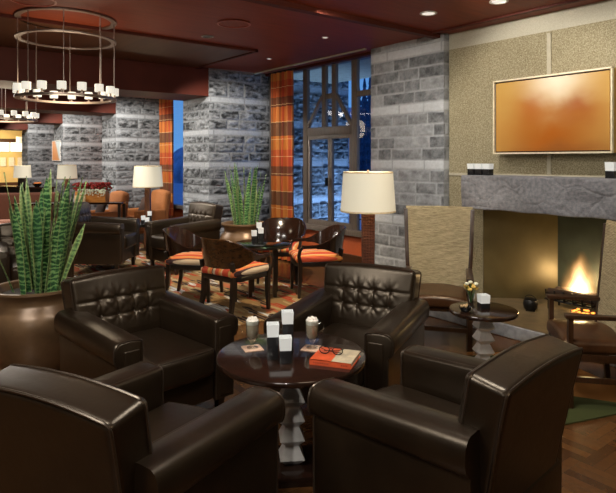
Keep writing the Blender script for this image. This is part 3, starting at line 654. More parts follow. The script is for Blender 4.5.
mb.tube([(-.009, -.010, .026), (0, -.010, .029), (.009, -.010, .026)], .0022, 6); mb.build('frame', M['iron'], eg)
for s in (-1, 1):
    mb = MB(); mb.lathe([(.001, -.001), (.0245, -.001), (.0245, .001), (.001, .001)], 20, mat=Matrix.Translation((s*.034, -.01, .021)) @ Matrix.Rotation(pi/2, 4, 'X') @ Matrix.Diagonal((1, .70, 1, 1))); mb.build('lens', M['clear'], eg)
    mb = MB(); mb.tube([(s*.060, -.010, .028), (s*.062, 0, .028), (s*.03, .012+.006*s, .012), (-s*.045, .018+.006*s, .004)], .002, 6); mb.build('temple', M['iron'], eg)
# ------------------------------------------------------------------ snake plants
ZC = .008
def snake_plant(x, y, rz, n, sc, label, seed, lean_leaf=True):
    rnd = random.Random(seed); r = thing('potted_snake_plant', label, 'potted plant', (x, y, ZC), rz, 'potted snake plants')
    mb = MB(); mb.lathe([(.20, 0), (.225, .015), (.27, .09), (.325, .22), (.358, .35), (.352, .43), (.325, .49), (.290, .53), (.283, .55), (.290, .585), (.318, .610), (.330, .626), (.328, .640), (.312, .644), (.295, .637), (.275, .60), (.272, .585), (.01, .585)], 56); mb.build('pot', M['pot'], r)
    mb = MB(); mb.lathe([(.270, .586), (.20, .597), (.10, .602), (.004, .605)], 30, cap=False); mb.build('soil', M['soil'], r)
    mb = MB(); ed = []
    def leaf(bx, by, az, tilt, L, w, tw):
        m_ = 14; d0 = Vector((cos(az)*sin(tilt), sin(az)*sin(tilt), cos(tilt))); sd = Vector((-sin(az+tw), cos(az+tw), 0)); vs = []; fs = []
        for i in range(m_+1):
            t = i/m_; P = Vector((bx, by, .585))+d0*(L*t)+Vector((cos(az), sin(az), 0))*(.05*t*t*L)
            wd = w*(.55+1.1*t-.55*t*t)*(1 if t < .72 else max(.02, 1-((t-.72)/.28)**1.6)); a = tw*.4*t+.15*sin(t*5+bx*40)
            S = sd*cos(a)+Vector((cos(az), sin(az), 0))*sin(a); Nn = S.cross(d0).normalized()
            vs += [P-S*wd, P-S*wd*.80+Nn*.002+Nn*wd*.05, P+Nn*wd*.22, P+S*wd*.80+Nn*.002+Nn*wd*.05, P+S*wd, P+Nn*(wd*.22-.007)]
            ed.extend([1, 0, 0, 0, 1, 0])
        for i in range(m_):
            for j_ in range(6): fs.append((i*6+j_, i*6+(j_+1) % 6, (i+1)*6+(j_+1) % 6, (i+1)*6+j_))
        mb.add(vs, fs)
    for i in range(n):
        a = rnd.uniform(0, 2*pi); rr = .17*sqrt(rnd.random()); bx, by = rr*cos(a), rr*sin(a)
        leaf(bx, by, a+rnd.uniform(-.5, .5), .02+.62*rr+rnd.uniform(0, .05), sc*rnd.uniform(.56, .97)*(1-.5*rr), rnd.uniform(.024, .036), rnd.uniform(-1.5, 1.5))
    if lean_leaf:
        leaf(-.16, -.04, pi+.1, .36, .62, .034, .8); leaf(.17, -.03, .2, .30, .55, .036, 1.2); leaf(.12, .05, .1, .20, .72, .034, .3)
        leaf(-.05, -.1, 2.2, .06, .84, .033, 1.0); leaf(.05, -.1, -.8, .05, .80, .036, -1.0)
    fo = mb.build('foliage', M['leaf'], r, ang=60)
    at = fo.data.attributes.new('edge', 'FLOAT', 'POINT'); at.data.foreach_set('value', [float(e) for e in ed]); return r
ZC = .008
snake_plant(-2.05, 4.327, 0, 40, 1.0, 'large snake plant in bulbous bronze pot at left, nearest the camera', 3)
ZC = .008
p2_ = snake_plant(-.90, 8.085, .8, 26, .94, 'distant snake plant in bronze pot against stone pier, left of orange curtain', 11, False)
p2_.scale = (1, 1, 1.10)
# ------------------------------------------------------------------ dining set
def make_dining_chair(label):
    r = thing('tub_dining_chair', label, 'dining chair', group='dining chairs around the round table')
    def pt(t, rad):                                             # plan curve of the barrel back: t -1..1
        a = t*1.0
        if abs(t) <= .62: ph = t/.62*pi/2; return (rad*sin(ph), -.03-(rad-.01)*cos(ph)*.92)
        s = 1 if t > 0 else -1; u = (abs(t)-.62)/.38; return (s*(rad-.012*u*u), -.03+.25*u)
    sm = lambda u: u*u*(3-2*u)
    rings = []
    for i in range(61):
        t = -1+2*i/60; u = max(0, min(1, (abs(t)-.18)/.62)); zt = .80-.185*sm(u); zb = .50+.075*sm(min(1, max(0, (abs(t)-.30)/.40)))
        zb = max(zb if abs(t) < .55 else 0, zt-.032 if abs(t) > .75 else zb); lean = .03*(zt-zb)/.3
        x0, y0 = pt(t, .262); x1, y1 = pt(t, .285); xa, ya = pt(t, .262+lean); xb, yb = pt(t, .285+lean)
        rings.append([(x0, y0, zb), (xa, ya-lean*.5, zt), ((xa+xb)/2, (ya+yb)/2-lean*.5, zt+.007), (xb, yb-lean*.5, zt), (x1, y1, zb)])
    mb = MB(); mb.prism(rings); bb_ = mb.build('barrel_back', M['espresso'], r, ang=50); bb_.material_slots[0].link = 'OBJECT'; bb_.material_slots[0].material = M['espresso']; r['_'] = 0; del r['_']
    mb = MB(); sh = [(.245*sx_, yy) for sx_, yy in ((-1, -.16), (-.7, -.235), (0, -.25), (.7, -.235), (1, -.16), (1.02, .10), (.95, .235), (.5, .262), (0, .268), (-.5, .262), (-.95, .235), (-1.02, .10))]
    mb.prism([[(x, y, .365) for x, y in sh], [(x, y, .42) for x, y in sh]]); mb.build('seat_frame', M['black_wood'], r, bevel=.004)
    def sc_(x, y, z): return (x*(1-.10*max(0, -y/.25)), y, z+.03*(1-(x/.24)**2)*(1-(y/.25)**2)*(1 if z > 0 else 0))
    mb = MB(); mb.rbox((0, .01, .448), (.248, .258, .042), .04, (10, 10, 1), 4, sc_); mb.build('seat', M['stripe'], r)
    for s in (-1, 1):
        mb = MB(); mb.tube([(s*.205, -.255, 0), (s*.192, -.215, .20), (s*.192, -.205, .40), (s*.205, -.232, .56)], [.015, .020, .021, .016], 4); mb.build('leg', M['black_wood'], r, ang=30)
        mb = MB(); mb.tube([(s*.225, .235, 0), (s*.222, .225, .20), (s*.228, .222, .40), (s*.262, .245, .50), (s*.272, .232, .57), (s*.268, .200, .605)], [.014, .019, .021, .017, .015, .014], 4); mb.build('leg', M['black_wood'], r, ang=30)
    return r
DX, DY = -.53, 6.76
d1 = make_dining_chair('striped-seat dining chair with its rounded brown wooden back towards the camera'); d1.location = (-.78, 6.05, .008); d1.rotation_euler[2] = face(.62, .79); d1.scale = (1.12, 1.10, .985)
dup(d1, (-1.33, 6.66, .008), face(.97, -0.140), 'striped-seat dining chair at left of dining table, in side view facing right')
dup(d1, (.10, 6.86, .008), face(-.975, -.20), 'striped-seat dining chair at right of dining table, below the window, facing left')
dup(d1, (-.36, 7.561, .008), face(-.15, -1.140), 'dining chair on far side of dining table facing the camera, before the orange curtain')
next(c for c in d1.children if c.name.startswith('barrel_back')).material_slots[0].material = M['burl']
r = thing('dining_table', 'small round dark dining table with glass top amid the striped chairs', 'table', (DX, DY, .008), .3)
mb = MB(); mb.lathe([(.325, .600), (.33, .604), (.33, .612), (.325, .616)], 64); mb.build('glass_top', M['table_glass'], r)
mb = MB(); mb.lathe([(.31, .565), (.315, .570), (.315, .595), (.31, .600)], 64); mb.build('tabletop', M['black_wood'], r)
for k in range(4):
    a = k*pi/2+.5; mb = MB(); mb.tube([(.20*cos(a), .20*sin(a), 0), (.20*cos(a), .20*sin(a), .565)], [.020, .024], 4); mb.build('leg', M['black_wood'], r, smooth=False)
g = 'candle holders on the dining table'
candle_holder(DX-.10, DY-.10, .624, .09, .058, .062, .2, 'left one of three white candle cubes on the dining table', g)
candle_holder(DX-.025, DY-.05, .624, .115, .058, .062, .2, 'right one of three white candle cubes on the dining table', g)
candle_holder(DX-.055, DY+.05, .624, .165, .058, .062, .2, 'topmost of three white candle cubes on the dining table', g)
# ------------------------------------------------------------------ wicker lounge chairs
def make_wicker(label):
    r = thing('woven_lounge_chair', label, 'lounge chair', group='woven lounge chairs by the fireplace'); BW = M['mid_wood2']
    for s in (-1, 1):
        mb = MB(); mb.tube([(s*.27, .255, 0), (s*.27, .255, .575)], .021, 4, mat=None); mb.build('leg', BW, r, smooth=False)
        mb = MB(); mb.tube([(s*.27, -.28, 0), (s*.27, -.25, .30), (s*.27, -.225, .60)], .021, 4); mb.build('leg', BW, r, smooth=False)
        mb = MB(); mb.box(s*.27-.03, s*.27+.03, -.27, .30, .575, .60); mb.build('armrest', BW, r, bevel=.004)
        mb = MB(); mb.box(s*.27-.014, s*.27+.014, -.24, .245, .30, .345); mb.box(s*.27-.012, s*.27+.012, -.26, .245, .165, .20); mb.build('side_rail', BW, r, bevel=.003)
    mb = MB(); mb.box(-.26, .26, .24, .27, .31, .37); mb.box(-.26, .26, -.25, -.22, .31, .37); mb.build('seat_rail', BW, r, bevel=.003)
    mb = MB(); mb.box(-.26, .26, .243, .267, .14, .175); mb.build('stretcher', BW, r, bevel=.003)
    def sg(x, y, z): return (x*(1.0+.04*max(0, y/.3)), y, z+(.015*(1-(x/.28)**2) if z > 0 else 0)-.02*(abs(x)/.28)**2)
    mb = MB(); mb.rbox((0, .045, .392), (.245, .265, .045), .035, (8, 10, 1), 4, sg); mb.build('seat_cushion', M['tan_leather'], r)
    def bs(x, y, z):
        t = (z+.36)/.72; return (x*(.90+.12*t), y-.10*t-.19-.02*(1-(x/.3)**2), z)
    mb = MB(); mb.rbox((0, 0, .78), (.30, .02, .36), .012, (12, 1, 16), 2, bs); mb.build('woven_back', M['wicker'], r)
    for s in (-1, 1):
        mb = MB(); mb.prism([[(s*(xx+dx), yy+dy, zz) for dx, dy in ((-.012, -.026), (.024, -.026), (.024, .034), (-.012, .034))] for xx, yy, zz in ((.262, -.19, .36), (.282, -.238, .70), (.300, -.295, 1.13))]); mb.build('back_post', M['mid_wood2'], r, bevel=.003)
    mb = MB(); mb.tube([(-.305, -.295, 1.142), (0, -.315, 1.145), (.305, -.295, 1.142)], .014, 8); mb.build('top_roll', M['wicker'], r)
    return r
M['mid_wood2'] = wood('dark_walnut', (.018, .007, .003, 1), (.050, .021, .008, 1), .28, (25, 25, 3), .2)
w1 = make_wicker('high-backed woven lounge chair left of the fireplace, facing the camera'); w1.location = (1.16, 5.09, 0); w1.rotation_euler[2] = face(-.25, -.97)
w2 = dup(w1, (1.92, 3.90, 0), face(-.98, .19), 'woven lounge chair with brown leather seat at right edge, in front of the fire')
for w_ in (w1, w2): w_.location.z = .008
w2.scale.y = .72
# ------------------------------------------------------------------ lamps
def floor_lamp(x, y, H, R, label, stem):
    r = thing('floor_lamp', label, 'floor lamp', (x, y, 0), 0, 'floor lamps with cream drum shades'); h = .365*R/.255
    mb = MB(); mb.lathe([(R, H-h), (R*.90, H), (R*.89, H), (R*.985, H-h)], 48, cap=False); mb.build('shade', M['shade_lit'], r)
    mb = MB(); mb.lathe([(R*1.004, H-h-.002), (R*1.004, H-h+.012)], 48, cap=False); mb.lathe([(R*.905, H-.012), (R*.905, H+.001)], 48, cap=False); mb.build('shade_trim', M['card'], r)
    if stem == 'rattan': mb = MB(); mb.rbox((0, 0, .58), (.06, .06, .56), .012, (2, 2, 10), 2, lambda x_, y_, z_: (x_*(.82+.18*(z_+.56)/1.12), y_*(.82+.18*(z_+.56)/1.12), z_)); mb.build('woven_column', M['rattan'], r)
    else: mb = MB(); mb.rbox((0, 0, .58), (.058, .058, .56), .006, (1, 1, 4), 2, lambda x_, y_, z_: (x_*(1-.25*(z_+.56)/1.12), y_*(1-.25*(z_+.56)/1.12), z_)); mb.build('wooden_column', M['lamp_wood'], r)
    mb = MB(); mb.box(-.13, .13, -.13, .13, 0, .025); mb.build('base', M['black_wood'], r, bevel=.005)
    mb = MB(); mb.tube([(0, 0, 1.13), (0, 0, H+.005)], .008, 8); mb.sphere((0, 0, H+.014), .011, 10, 6)
    for a in range(3): mb.tube([(0, 0, H-.006), (R*.895*cos(a*2.094), R*.895*sin(a*2.094), H-.006)], .003, 5)
    mb.build('finial', M['metal_bronze'], r)
    mb = MB(); mb.sphere((0, 0, H-h*.45), .03, 10, 8); mb.build('bulb', M['bulb'], r)
    point('lamp_light', (x, y, H-h*.2), 9, (1, .80, .52), .04)
    return r
M['lamp_wood'] = wood('reddish_lamp_wood', (.05, .018, .008, 1), (.12, .045, .018, 1), .4, (25, 25, 3))
floor_lamp(.555, 5.270, 1.49, .255, 'floor lamp with large cream drum shade on dark woven column, right of the window', 'rattan')
floor_lamp(-2.85, 10.144, 1.495, .262, 'floor lamp with cream drum shade on wooden column, behind distant armchairs near left curtain', 'wood')
floor_lamp(-6.12, 14.483, 1.475, .245, 'far floor lamp with cream drum shade above the red flowers on the left', 'wood')
# ------------------------------------------------------------------ chandeliers
def make_chandelier(label, x, y):
    r = thing('ring_chandelier', label, 'chandelier', (x, y, 2.215), .1, 'ring chandeliers with small shades'); R = .475; MBZ = M['metal_bronze']
    mb = MB(); mb.lathe([(R-.045, 0), (R+.01, 0), (R+.01, .022), (R-.045, .022), (R-.045, 0)], 72, cap=False); mb.build('candle_ring', MBZ, r, ang=30)
    mb = MB(); mb.lathe([(R-.05, .60), (R+.005, .60), (R+.005, .612), (R-.05, .612), (R-.05, .60)], 72, cap=False); mb.build('upper_ring', MBZ, r, ang=30)
    mb = MB(); mb.lathe([(R-.05, .805), (R+.005, .805), (R+.005, .822), (R-.05, .822), (R-.05, .805)], 72, cap=False); mb.build('ceiling_ring', MBZ, r, ang=30)
    for k in range(8):
        a = 2*pi*(k+.3)/8; mb = MB(); mb.tube([((R-.02)*cos(a), (R-.02)*sin(a), .01), ((R-.02)*cos(a), (R-.02)*sin(a), .82)], .005, 6); mb.build('rod', MBZ, r)
    for k in range(16):
        a = 2*pi*(k+.5)/16; cx, cy = (R-.015)*cos(a), (R-.015)*sin(a)
        mb = MB(); mb.lathe([(.040, .055), (.042, .058), (.042, .128), (.040, .130), (.038, .128), (.038, .058)], 16, (cx, cy, 0), cap=False); sh_ = mb.build('candle_shade', M['chandelier_shade'], r)
        mb = MB(); mb.lathe([(.020, .02), (.020, .028), (.010, .03), (.010, .09), (.002, .092)], 10, (cx, cy, 0)); mb.build('candle_cup', MBZ, sh_)
    point('chandelier_light', (x, y, 2.33), 22, (1, .82, .58), .25); return r
ch = make_chandelier('nearer and larger ring chandelier with small white shades, upper left', -2.46, 5.82)
dup(ch, (-4.75, 8.90, 2.215), .2, 'farther ring chandelier with small white shades at left edge')
point('chandelier_light', (-4.75, 8.90, 2.33), 22, (1, .82, .58), .25)
# ------------------------------------------------------------------ ceiling fixtures
def downlight(x, y, R, label, lit=True):
    r = thing('downlight', label, 'ceiling light', (x, y, CEIL), 0, 'recessed ceiling downlights')
    mb = MB(); mb.lathe([(R, 0), (R, -.008), (R*.78, -.010), (R*.74, 0)], 28, cap=False); mb.build('trim_ring', M['white_trim'] if lit else M['metal_bronze'], r)
    mb = MB(); mb.lathe([(R*.76, -.004), (R*.4, -.002), (.001, -.002)], 24, cap=False); mb.build('lens', M['bulb2'] if lit else M['iron'], r)
M['bulb2'] = emitter('lit_downlight_lens', (1, .95, .85, 1), .8)
downlight(1.18, 5.584, .085, 'lit white recessed downlight near the top of the stone pilaster'); downlight(1.73, 5.165, .085, 'lit white recessed downlight cut by the top edge, above the fireplace')
downlight(.20, 6.677, .04, 'small lit downlight above the window'); downlight(-.55, 8.085, .04, 'small lit downlight above the stone pier, nearest the curtain')
downlight(-1.17, 6.631, .075, 'small dark downlight in the umber ceiling panel, nearer one', False); downlight(-1.88, 7.561, .075, 'small dark downlight in the umber ceiling panel, farther one', False)
def speaker(x, y, R, label):
    r = thing('ceiling_speaker', label, 'ceiling speaker', (x, y, CEIL), 0, 'round red ceiling speakers')
    mb = MB(); mb.lathe([(R, 0), (R+.008, -.012), (R-.012, -.014), (R-.014, 0)], 44, cap=False); mb.build('rim', M['speaker_rim'], r)
    mb = MB(); mb.lathe([(R-.012, -.006), (.001, -.004)], 40, cap=False); mb.build('grille', M['ceiling'], r)
M['speaker_rim'] = simple('red_painted_rim', (.30, .06, .035, 1), .4, bump=0)
speaker(-.78, 6.002, .17, 'round red ceiling speaker above the dining table'); speaker(-2.47, 5.118, .19, 'round red ceiling speaker at top left above the chandelier')
v = W(4.391, 3.285, CEIL); r = thing('slot_vent', 'narrow steel slot diffuser in the dark red ceiling', 'ceiling vent', v, ROOM_ROT)
mb = MB(); mb.box(-.022, .022, -.28, .28, -.010, 0); mb.build('frame', M['chrome'], r, smooth=False)
for s in (-1, 1): mb = MB(); mb.box(s*.011-.005, s*.011+.005, -.27, .27, -.012, -.0095); mb.build('slot', M['iron'], r, smooth=False)
# ------------------------------------------------------------------ art, curtains
v = W(2.873, 5.125, 2.035); r = thing('framed_painting', 'wide amber abstract painting in thin pale gold frame above mantel', 'painting', v, ROOM_ROT)
hw, hh = .594, .375
mb = MB(); mb.box(-hw+.028, hw-.028, -.004, .10, -hh+.028, hh-.028); mb.build('canvas', M['painting'], r, smooth=False)
mb = MB(); mb.box(-hw+.006, hw-.006, .006, .0125, -hh+.006, hh-.006); mb.build('shadow_gap', M['brown_fabric'], r, smooth=False)
mb = MB()
for a in ((-hw, hw, hh-.015, hh), (-hw, hw, -hh, -hh+.015), (-hw, -hw+.015, -hh, hh), (hw-.015, hw, -hh, hh)): mb.box(a[0], a[1], -.02, .012, a[2], a[3])
mb.build('frame', M['frame_gold'], r, smooth=False)
mb = MB(); mb.box(-hw+.004, hw-.004, .012, .148, -hh+.004, hh-.004); mb.build('frame_box', M['frame_side'], r, smooth=False)
def curtain(pc, qc, wdt, label):
    v = W(pc, qc, 0); mb = MB(); n = 90; rows = 14; vs = []; fs = []
    r = thing('curtain', label, 'curtain', v, ROOM_ROT, 'orange plaid curtains')
    for side in (0, 1):
        for j_ in range(rows+1):
            z = .03+(CEIL-.08)*j_/rows
            for i in range(n+1):
                u = i/n; x = -wdt/2+wdt*u; amp = .045*(1+.12*sin(j_*.5+u*9)); vs.append((x+.008*sin(u*40+j_*.3), amp*sin(u*2*pi*4.5)+.012*sin(u*31)+(.006 if side else 0), z))
    N = n+1; off = (rows+1)*N
    for side in (0, 1):
        for j_ in range(rows):
            for i in range(n): a = side*off+j_*N+i; fs.append((a, a+1, a+N+1, a+N))
    for i in range(n): fs += [(i, off+i, off+i+1, i+1), (rows*N+i, rows*N+i+1, off+rows*N+i+1, off+rows*N+i)]
    for j_ in range(rows): fs += [(j_*N, (j_+1)*N, off+(j_+1)*N, off+j_*N), (j_*N+n, off+j_*N+n, off+(j_+1)*N+n, (j_+1)*N+n)]
    mb.add(vs, fs); mb.build('cloth', M['curtain'], r, ang=80)
    mb = MB(); mb.tube([(-wdt/2-.06, 0, CEIL-.03), (wdt/2+.06, 0, CEIL-.03)], .012, 8); mb.build('rod', M['iron'], r)
curtain(7.40, 5.22, .60, 'orange plaid curtain hanging beside the window, right of the distant snake plant'); curtain(11.80, 5.22, .66, 'orange plaid curtain on the far left, behind the wooden-stemmed lamp')
# ------------------------------------------------------------------ carpets
mb = MB(); ol = [(4.75, -4.5), (4.75, 4.48), (7.9, 4.48), (7.9, 4.19), (15, 4.19), (15, -4.5)]
mb.prism([[(-p, q, z) for p, q in ol] for z in (0, .008)]); c = mb.build('patterned_carpet', M['kilim'], smooth=False); c.rotation_euler[2] = ROOM_ROT; tag(c, 'tan and red kilim carpet under the dining set and far armchairs', 'carpet')
mb = MB(); mb.box(-.3, .85, 0, 1.2, 0, .008); c = mb.build('area_rug', M['rug'], smooth=False); c.location = (1.5, 3.42, 0); c.rotation_euler[2] = .345; tag(c, 'olive green and tan rug under the lounge chairs by the hearth', 'rug')
# ------------------------------------------------------------------ fire
v = W(2.758, 5.485, .12); r = thing('fire_grate', 'black iron grate holding logs in the fireplace', 'fire grate', v, ROOM_ROT)
mb = MB()
for k in range(7): x = -.27+.09*k; mb.tube([(x, -.14, .20), (x, -.12, .10), (x, .12, .10), (x, .14, .16)], .009, 6)
mb.build('bars', M['iron'], r); mb = MB()
for s in (-1, 1):
    mb.tube([(-.30, s*.10, .092), (.30, s*.10, .092)], .010, 6)
    for x in (-.26, .26): mb.tube([(x, s*.10, 0), (x, s*.10, .092)], .010, 6)
mb.build('stand', M['iron'], r)
for k, (x0, x1, y, z, rad) in enumerate(((-.28, .28, -.06, .155, .045), (-.26, .27, .055, .155, .048))):
    vv = W(2.758, 5.485, .12); mb = MB(); mb.tube([(x0, y, z), (x0*.3, y+.01, z+.006), (x1, y-.01, z)], [rad*.92, rad, rad*.9], 12); o = mb.build('firewood_log', M['log']); o.location = vv; o.rotation_euler[2] = ROOM_ROT
    tag(o, ('charred front log lying on the fire grate', 'charred rear log lying on the fire grate')[k], 'log', 'logs on the fire')
random.seed(5); mb = MB(); mb.lathe([(.02, 0), (.16, .015), (.21, .06), (.21, .14), (.17, .28), (.10, .40), (.02, .46)], 24, sy=.62)
o = mb.build('fire_flames', M['flame'], ang=180); o.location = W(2.758, 5.485, .31); o.rotation_euler[2] = ROOM_ROT; tag(o, 'bright orange-white flames rising from the logs in the fireplace', 'fire'); o['kind'] = 'stuff'
mb = MB()
for k in range(22): mb.sphere((-.05+.30*random.random(), -.06+.16*random.random(), .008), .014, 7, 5, (1.3, 1, .5))
o = mb.build('embers', M['ember']); o.location = W(2.758, 5.485, .12); o.rotation_euler[2] = ROOM_ROT; tag(o, 'glowing embers on the firebox floor under the grate', 'embers'); o['kind'] = 'stuff'
point('fire_light', W(2.808, 5.528, .33), 24, (1, .66, .30), .07)
v = W(3.075, 5.151, .12); r = thing('iron_kettle', 'small black cast iron pot on the hearth left of the fire', 'pot', v, ROOM_ROT)
mb = MB(); mb.lathe([(.045, .012), (.062, .03), (.070, .07), (.064, .105), (.055, .115), (.060, .122), (.02, .132), (.002, .133)], 24); mb.build('body', M['iron'], r)
mb = MB(); mb.tube([(-.060*cos(a), 0, .11+.045*sin(a)) for a in [pi*i/10 for i in range(11)]], .004, 6); mb.build('handle', M['iron'], r)
for k in range(3): mb = MB(); a = k*2.094; mb.tube([(.04*cos(a), .04*sin(a), 0), (.04*cos(a), .04*sin(a), .02)], .008, 6); mb.build('foot', M['iron'], r)
# ------------------------------------------------------------------ things on the right side table
r = thing('flower_vase', 'small clear glass vase with yellow and white flowers on side table', 'vase', (1.225, 4.281, .48))
mb = MB(); mb.lathe([(.022, 0), (.024, .005), (.012, .03), (.013, .05), (.026, .085), (.030, .12), (.028, .12), (.024, .086), (.010, .052), (.009, .032)], 20, cap=False); mb.build('glass', M['clear'], r)
mb = MB(); random.seed(9)
for k in range(9): a = k*.7; mb.tube([(0, 0, .05), (.035*cos(a), .035*sin(a), .15+.02*(k % 3))], .002, 5)
mb.build('stems', M['green_leaf'], r)
for nm, ma, ks in (('yellow_blooms', 'yellow_flower', (0, 1, 3, 4, 6, 7)), ('white_blooms', 'white_flower', (2, 5, 8))):
    mb = MB()
    for k in ks: a = k*.7; mb.sphere((.038*cos(a), .038*sin(a), .155+.02*(k % 3)), .018, 8, 6, (1, 1, .7))
    mb.build(nm, M[ma], r)['kind'] = 'stuff'
r = thing('snack_bowl', 'small dark bowl of pale snacks on side table left of the vase', 'bowl', (1.155, 4.188, .48))
mb = MB(); mb.lathe([(.022, 0), (.024, .004), (.040, .025), (.046, .045), (.043, .045), (.036, .026), (.002, .012)], 22); mb.build('bowl', M['black_ceramic'], r)
mb = MB()
for k in range(22): a = random.random()*6.28; q = .032*sqrt(random.random()); mb.sphere((q*cos(a), q*sin(a), .042+.012*random.random()), .010, 6, 4)
o = mb.build('snacks', M['nuts'], r); o['kind'] = 'stuff'
# ------------------------------------------------------------------ distant furniture
r = thing('glass_side_table', 'dark square side table with glass top between the two distant armchairs', 'table', (-2.60, 9.364, .008), .2)
mb = MB(); mb.box(-.26, .26, -.26, .26, .545, .557); mb.build('glass_top', M['table_glass'], r, smooth=False)
mb = MB(); mb.box(-.25, .25, -.25, .25, .51, .545); mb.build('frame', M['black_wood'], r, smooth=False)
for sx_ in (-1, 1):
    for sy_ in (-1, 1): mb = MB(); mb.tube([(sx_*.22, sy_*.22, 0), (sx_*.22, sy_*.22, .51)], .02, 4); mb.build('leg', M['black_wood'], r, smooth=False)
g = 'candle holders on the distant side table'
candle_holder(-2.66, 9.201, .565, .07, .062, .066, .2, 'left one of three white candle cubes on distant side table', g)
candle_holder(-2.59, 9.178, .565, .04, .062, .066, .2, 'lowest of three white candle cubes on distant side table', g)
candle_holder(-2.585, 9.306, .565, .13, .062, .066, .2, 'highest of three white candle cubes on distant side table', g)
r = thing('console_table', 'dark console table carrying the long flower box', 'table', (-3.93, 10.760, .008), -.03)
mb = MB(); mb.box(-.47, .47, -.17, .17, .765, .80); mb.build('tabletop', M['espresso'], r, bevel=.004)
for sx_ in (-1, 1):
    for sy_ in (-1, 1): mb = MB(); mb.tube([(sx_*.42, sy_*.13, 0), (sx_*.42, sy_*.13, .765)], .024, 4); mb.build('leg', M['black_wood'], r, smooth=False)
r = thing('flower_box', 'long amber wooden box of red and white flowers on console table', 'flower box', (-4.08, 10.783, .808), -.03)
mb = MB(); mb.box(-.29, .29, -.10, .10, 0, .20); mb.build('box', M['orange_wood'], r, bevel=.004)
random.seed(21)
mb = MB()
for k in range(260): mb.sphere((random.uniform(-.34, .36), random.uniform(-.10, .12), random.uniform(.22, .36)), random.uniform(.016, .03), 6, 4, (1, 1, .7))
o = mb.build('red_blooms', M['red_flower'], r); o['kind'] = 'stuff'; mb = MB()
for k in range(190): t = random.random(); mb.sphere((random.uniform(-.22, .30), -.11-.03*random.random(), .24-.14*t*random.random()), random.uniform(.008, .016), 6, 4)
mb.build('white_blooms', M['white_flower'], r)['kind'] = 'stuff'; mb = MB()
for k in range(120):
    x, y, z = random.uniform(-.32, .34), random.uniform(-.12, .10), random.uniform(.17, .30); a = random.random()*6.28
    mb.add([(x, y, z), (x+.03*cos(a), y+.03*sin(a), z+.01), (x+.055*cos(a+.2), y+.055*sin(a+.2), z), (x+.03*cos(a+.5), y+.03*sin(a+.5), z-.008)], [(0, 1, 2), (0, 2, 3), (0, 3, 1), (1, 3, 2)])
mb.build('leaves', M['green_leaf'], r)
mb = MB(); mb.box(-.10, .10, -.012, .012, 0, .13); o = mb.build('cream_card', M['card'], bevel=.002); o.location = (-4.24, 10.60, .808); tag(o, 'plain cream card standing before the amber flower box', 'card')
def make_club(label):
    r = thing('upholstered_armchair', label, 'armchair', group='orange upholstered armchairs by the far pier'); OF = M['orange_fabric']
    mb = MB(); mb.rbox((0, .02, .27), (.32, .34, .16), .04, (3, 3, 2)); mb.build('seat', OF, r)
    for s in (-1, 1): mb = MB(); mb.rbox((s*.29, .03, .36), (.07, .33, .22), .05, (2, 3, 3)); mb.build('armrest', OF, r)
    mb = MB(); mb.rbox((0, -.29, .55), (.34, .08, .38), .06, (4, 2, 4), 3, lambda x, y, z: (x, y-.12*max(0, (z+.2)), z+.04*(1-(x/.34)**2)*(1 if z > 0 else 0))); mb.build('backrest', OF, r)
    for sx_ in (-1, 1):
        for sy_ in (-1, 1): mb = MB(); mb.tube([(sx_*.28, sy_*.28, 0), (sx_*.28, sy_*.28, .12)], .02, 4); mb.build('leg', M['black_wood'], r, smooth=False)
    return r
def cushion(x, y, z, rz, label):
    mb = MB(); mb.rbox((0, 0, 0), (.19, .06, .19), .055, (6, 2, 6), 4, lambda a, b, c_: (a, b*(1-.55*max(abs(a), abs(c_))/.19), c_)); o = mb.build('throw_cushion', M['brown_fabric']); o.location = (x, y, z); o.rotation_euler = (.35, 0, rz); tag(o, label, 'cushion', 'brown throw cushions')
cl = make_club('orange armchair behind right end of the flower box, left one of two'); cl.location = (-4.08, 11.30, .008); cl.rotation_euler[2] = face(-.80, -0.698)
dup(cl, (-3.38, 11.85, .008), face(-.80, -0.698), 'orange armchair beside wooden lamp stem, right one of two')
cushion(-4.10, 11.28, .64, face(-.80, -0.698), 'brown throw cushion on the left orange armchair'); cushion(-3.40, 11.83, .64, face(-.80, -0.698), 'brown throw cushion on the right orange armchair')
r = thing('rust_sofa', 'rust brown sofa behind the large snake plant at far left', 'sofa', (-6.35, 12.796, .008), .25)
mb = MB(); mb.rbox((0, .02, .28), (.75, .38, .16), .05, (6, 3, 2)); mb.build('seat', M['rust_fabric'], r); mb = MB(); mb.rbox((0, -.36, .50), (.78, .09, .38), .06, (6, 2, 4)); mb.build('backrest', M['rust_fabric'], r)
for s in (-1, 1): mb = MB(); mb.rbox((s*.76, .0, .36), (.09, .42, .24), .06, (2, 3, 3)); mb.build('armrest', M['rust_fabric'], r)
for sx_ in (-1, 1):
    for sy_ in (-1, 1): mb = MB(); mb.tube([(sx_*.68, sy_*.32, 0), (sx_*.68, sy_*.32, .14)], .022, 4); mb.build('leg', M['black_wood'], r, smooth=False)
r = thing('pink_armchair', 'pinkish brown armchair at left edge, left of the dark drinks table', 'armchair', (-5.18, 9.364, .008), face(.95, 0.349))
mb = MB(); mb.rbox((0, .02, .28), (.30, .34, .17), .05, (3, 3, 2)); mb.build('seat', M['pink_fabric'], r); mb = MB(); mb.rbox((0, -.29, .52), (.33, .08, .36), .06, (4, 2, 4)); mb.build('backrest', M['pink_fabric'], r)
for s in (-1, 1): mb = MB(); mb.rbox((s*.29, .02, .36), (.07, .34, .22), .05, (2, 3, 3)); mb.build('armrest', M['pink_fabric'], r)
for sx_ in (-1, 1):
    for sy_ in (-1, 1): mb = MB(); mb.tube([(sx_*.27, sy_*.28, 0), (sx_*.27, sy_*.28, .14)], .02, 4); mb.build('leg', M['black_wood'], r, smooth=False)
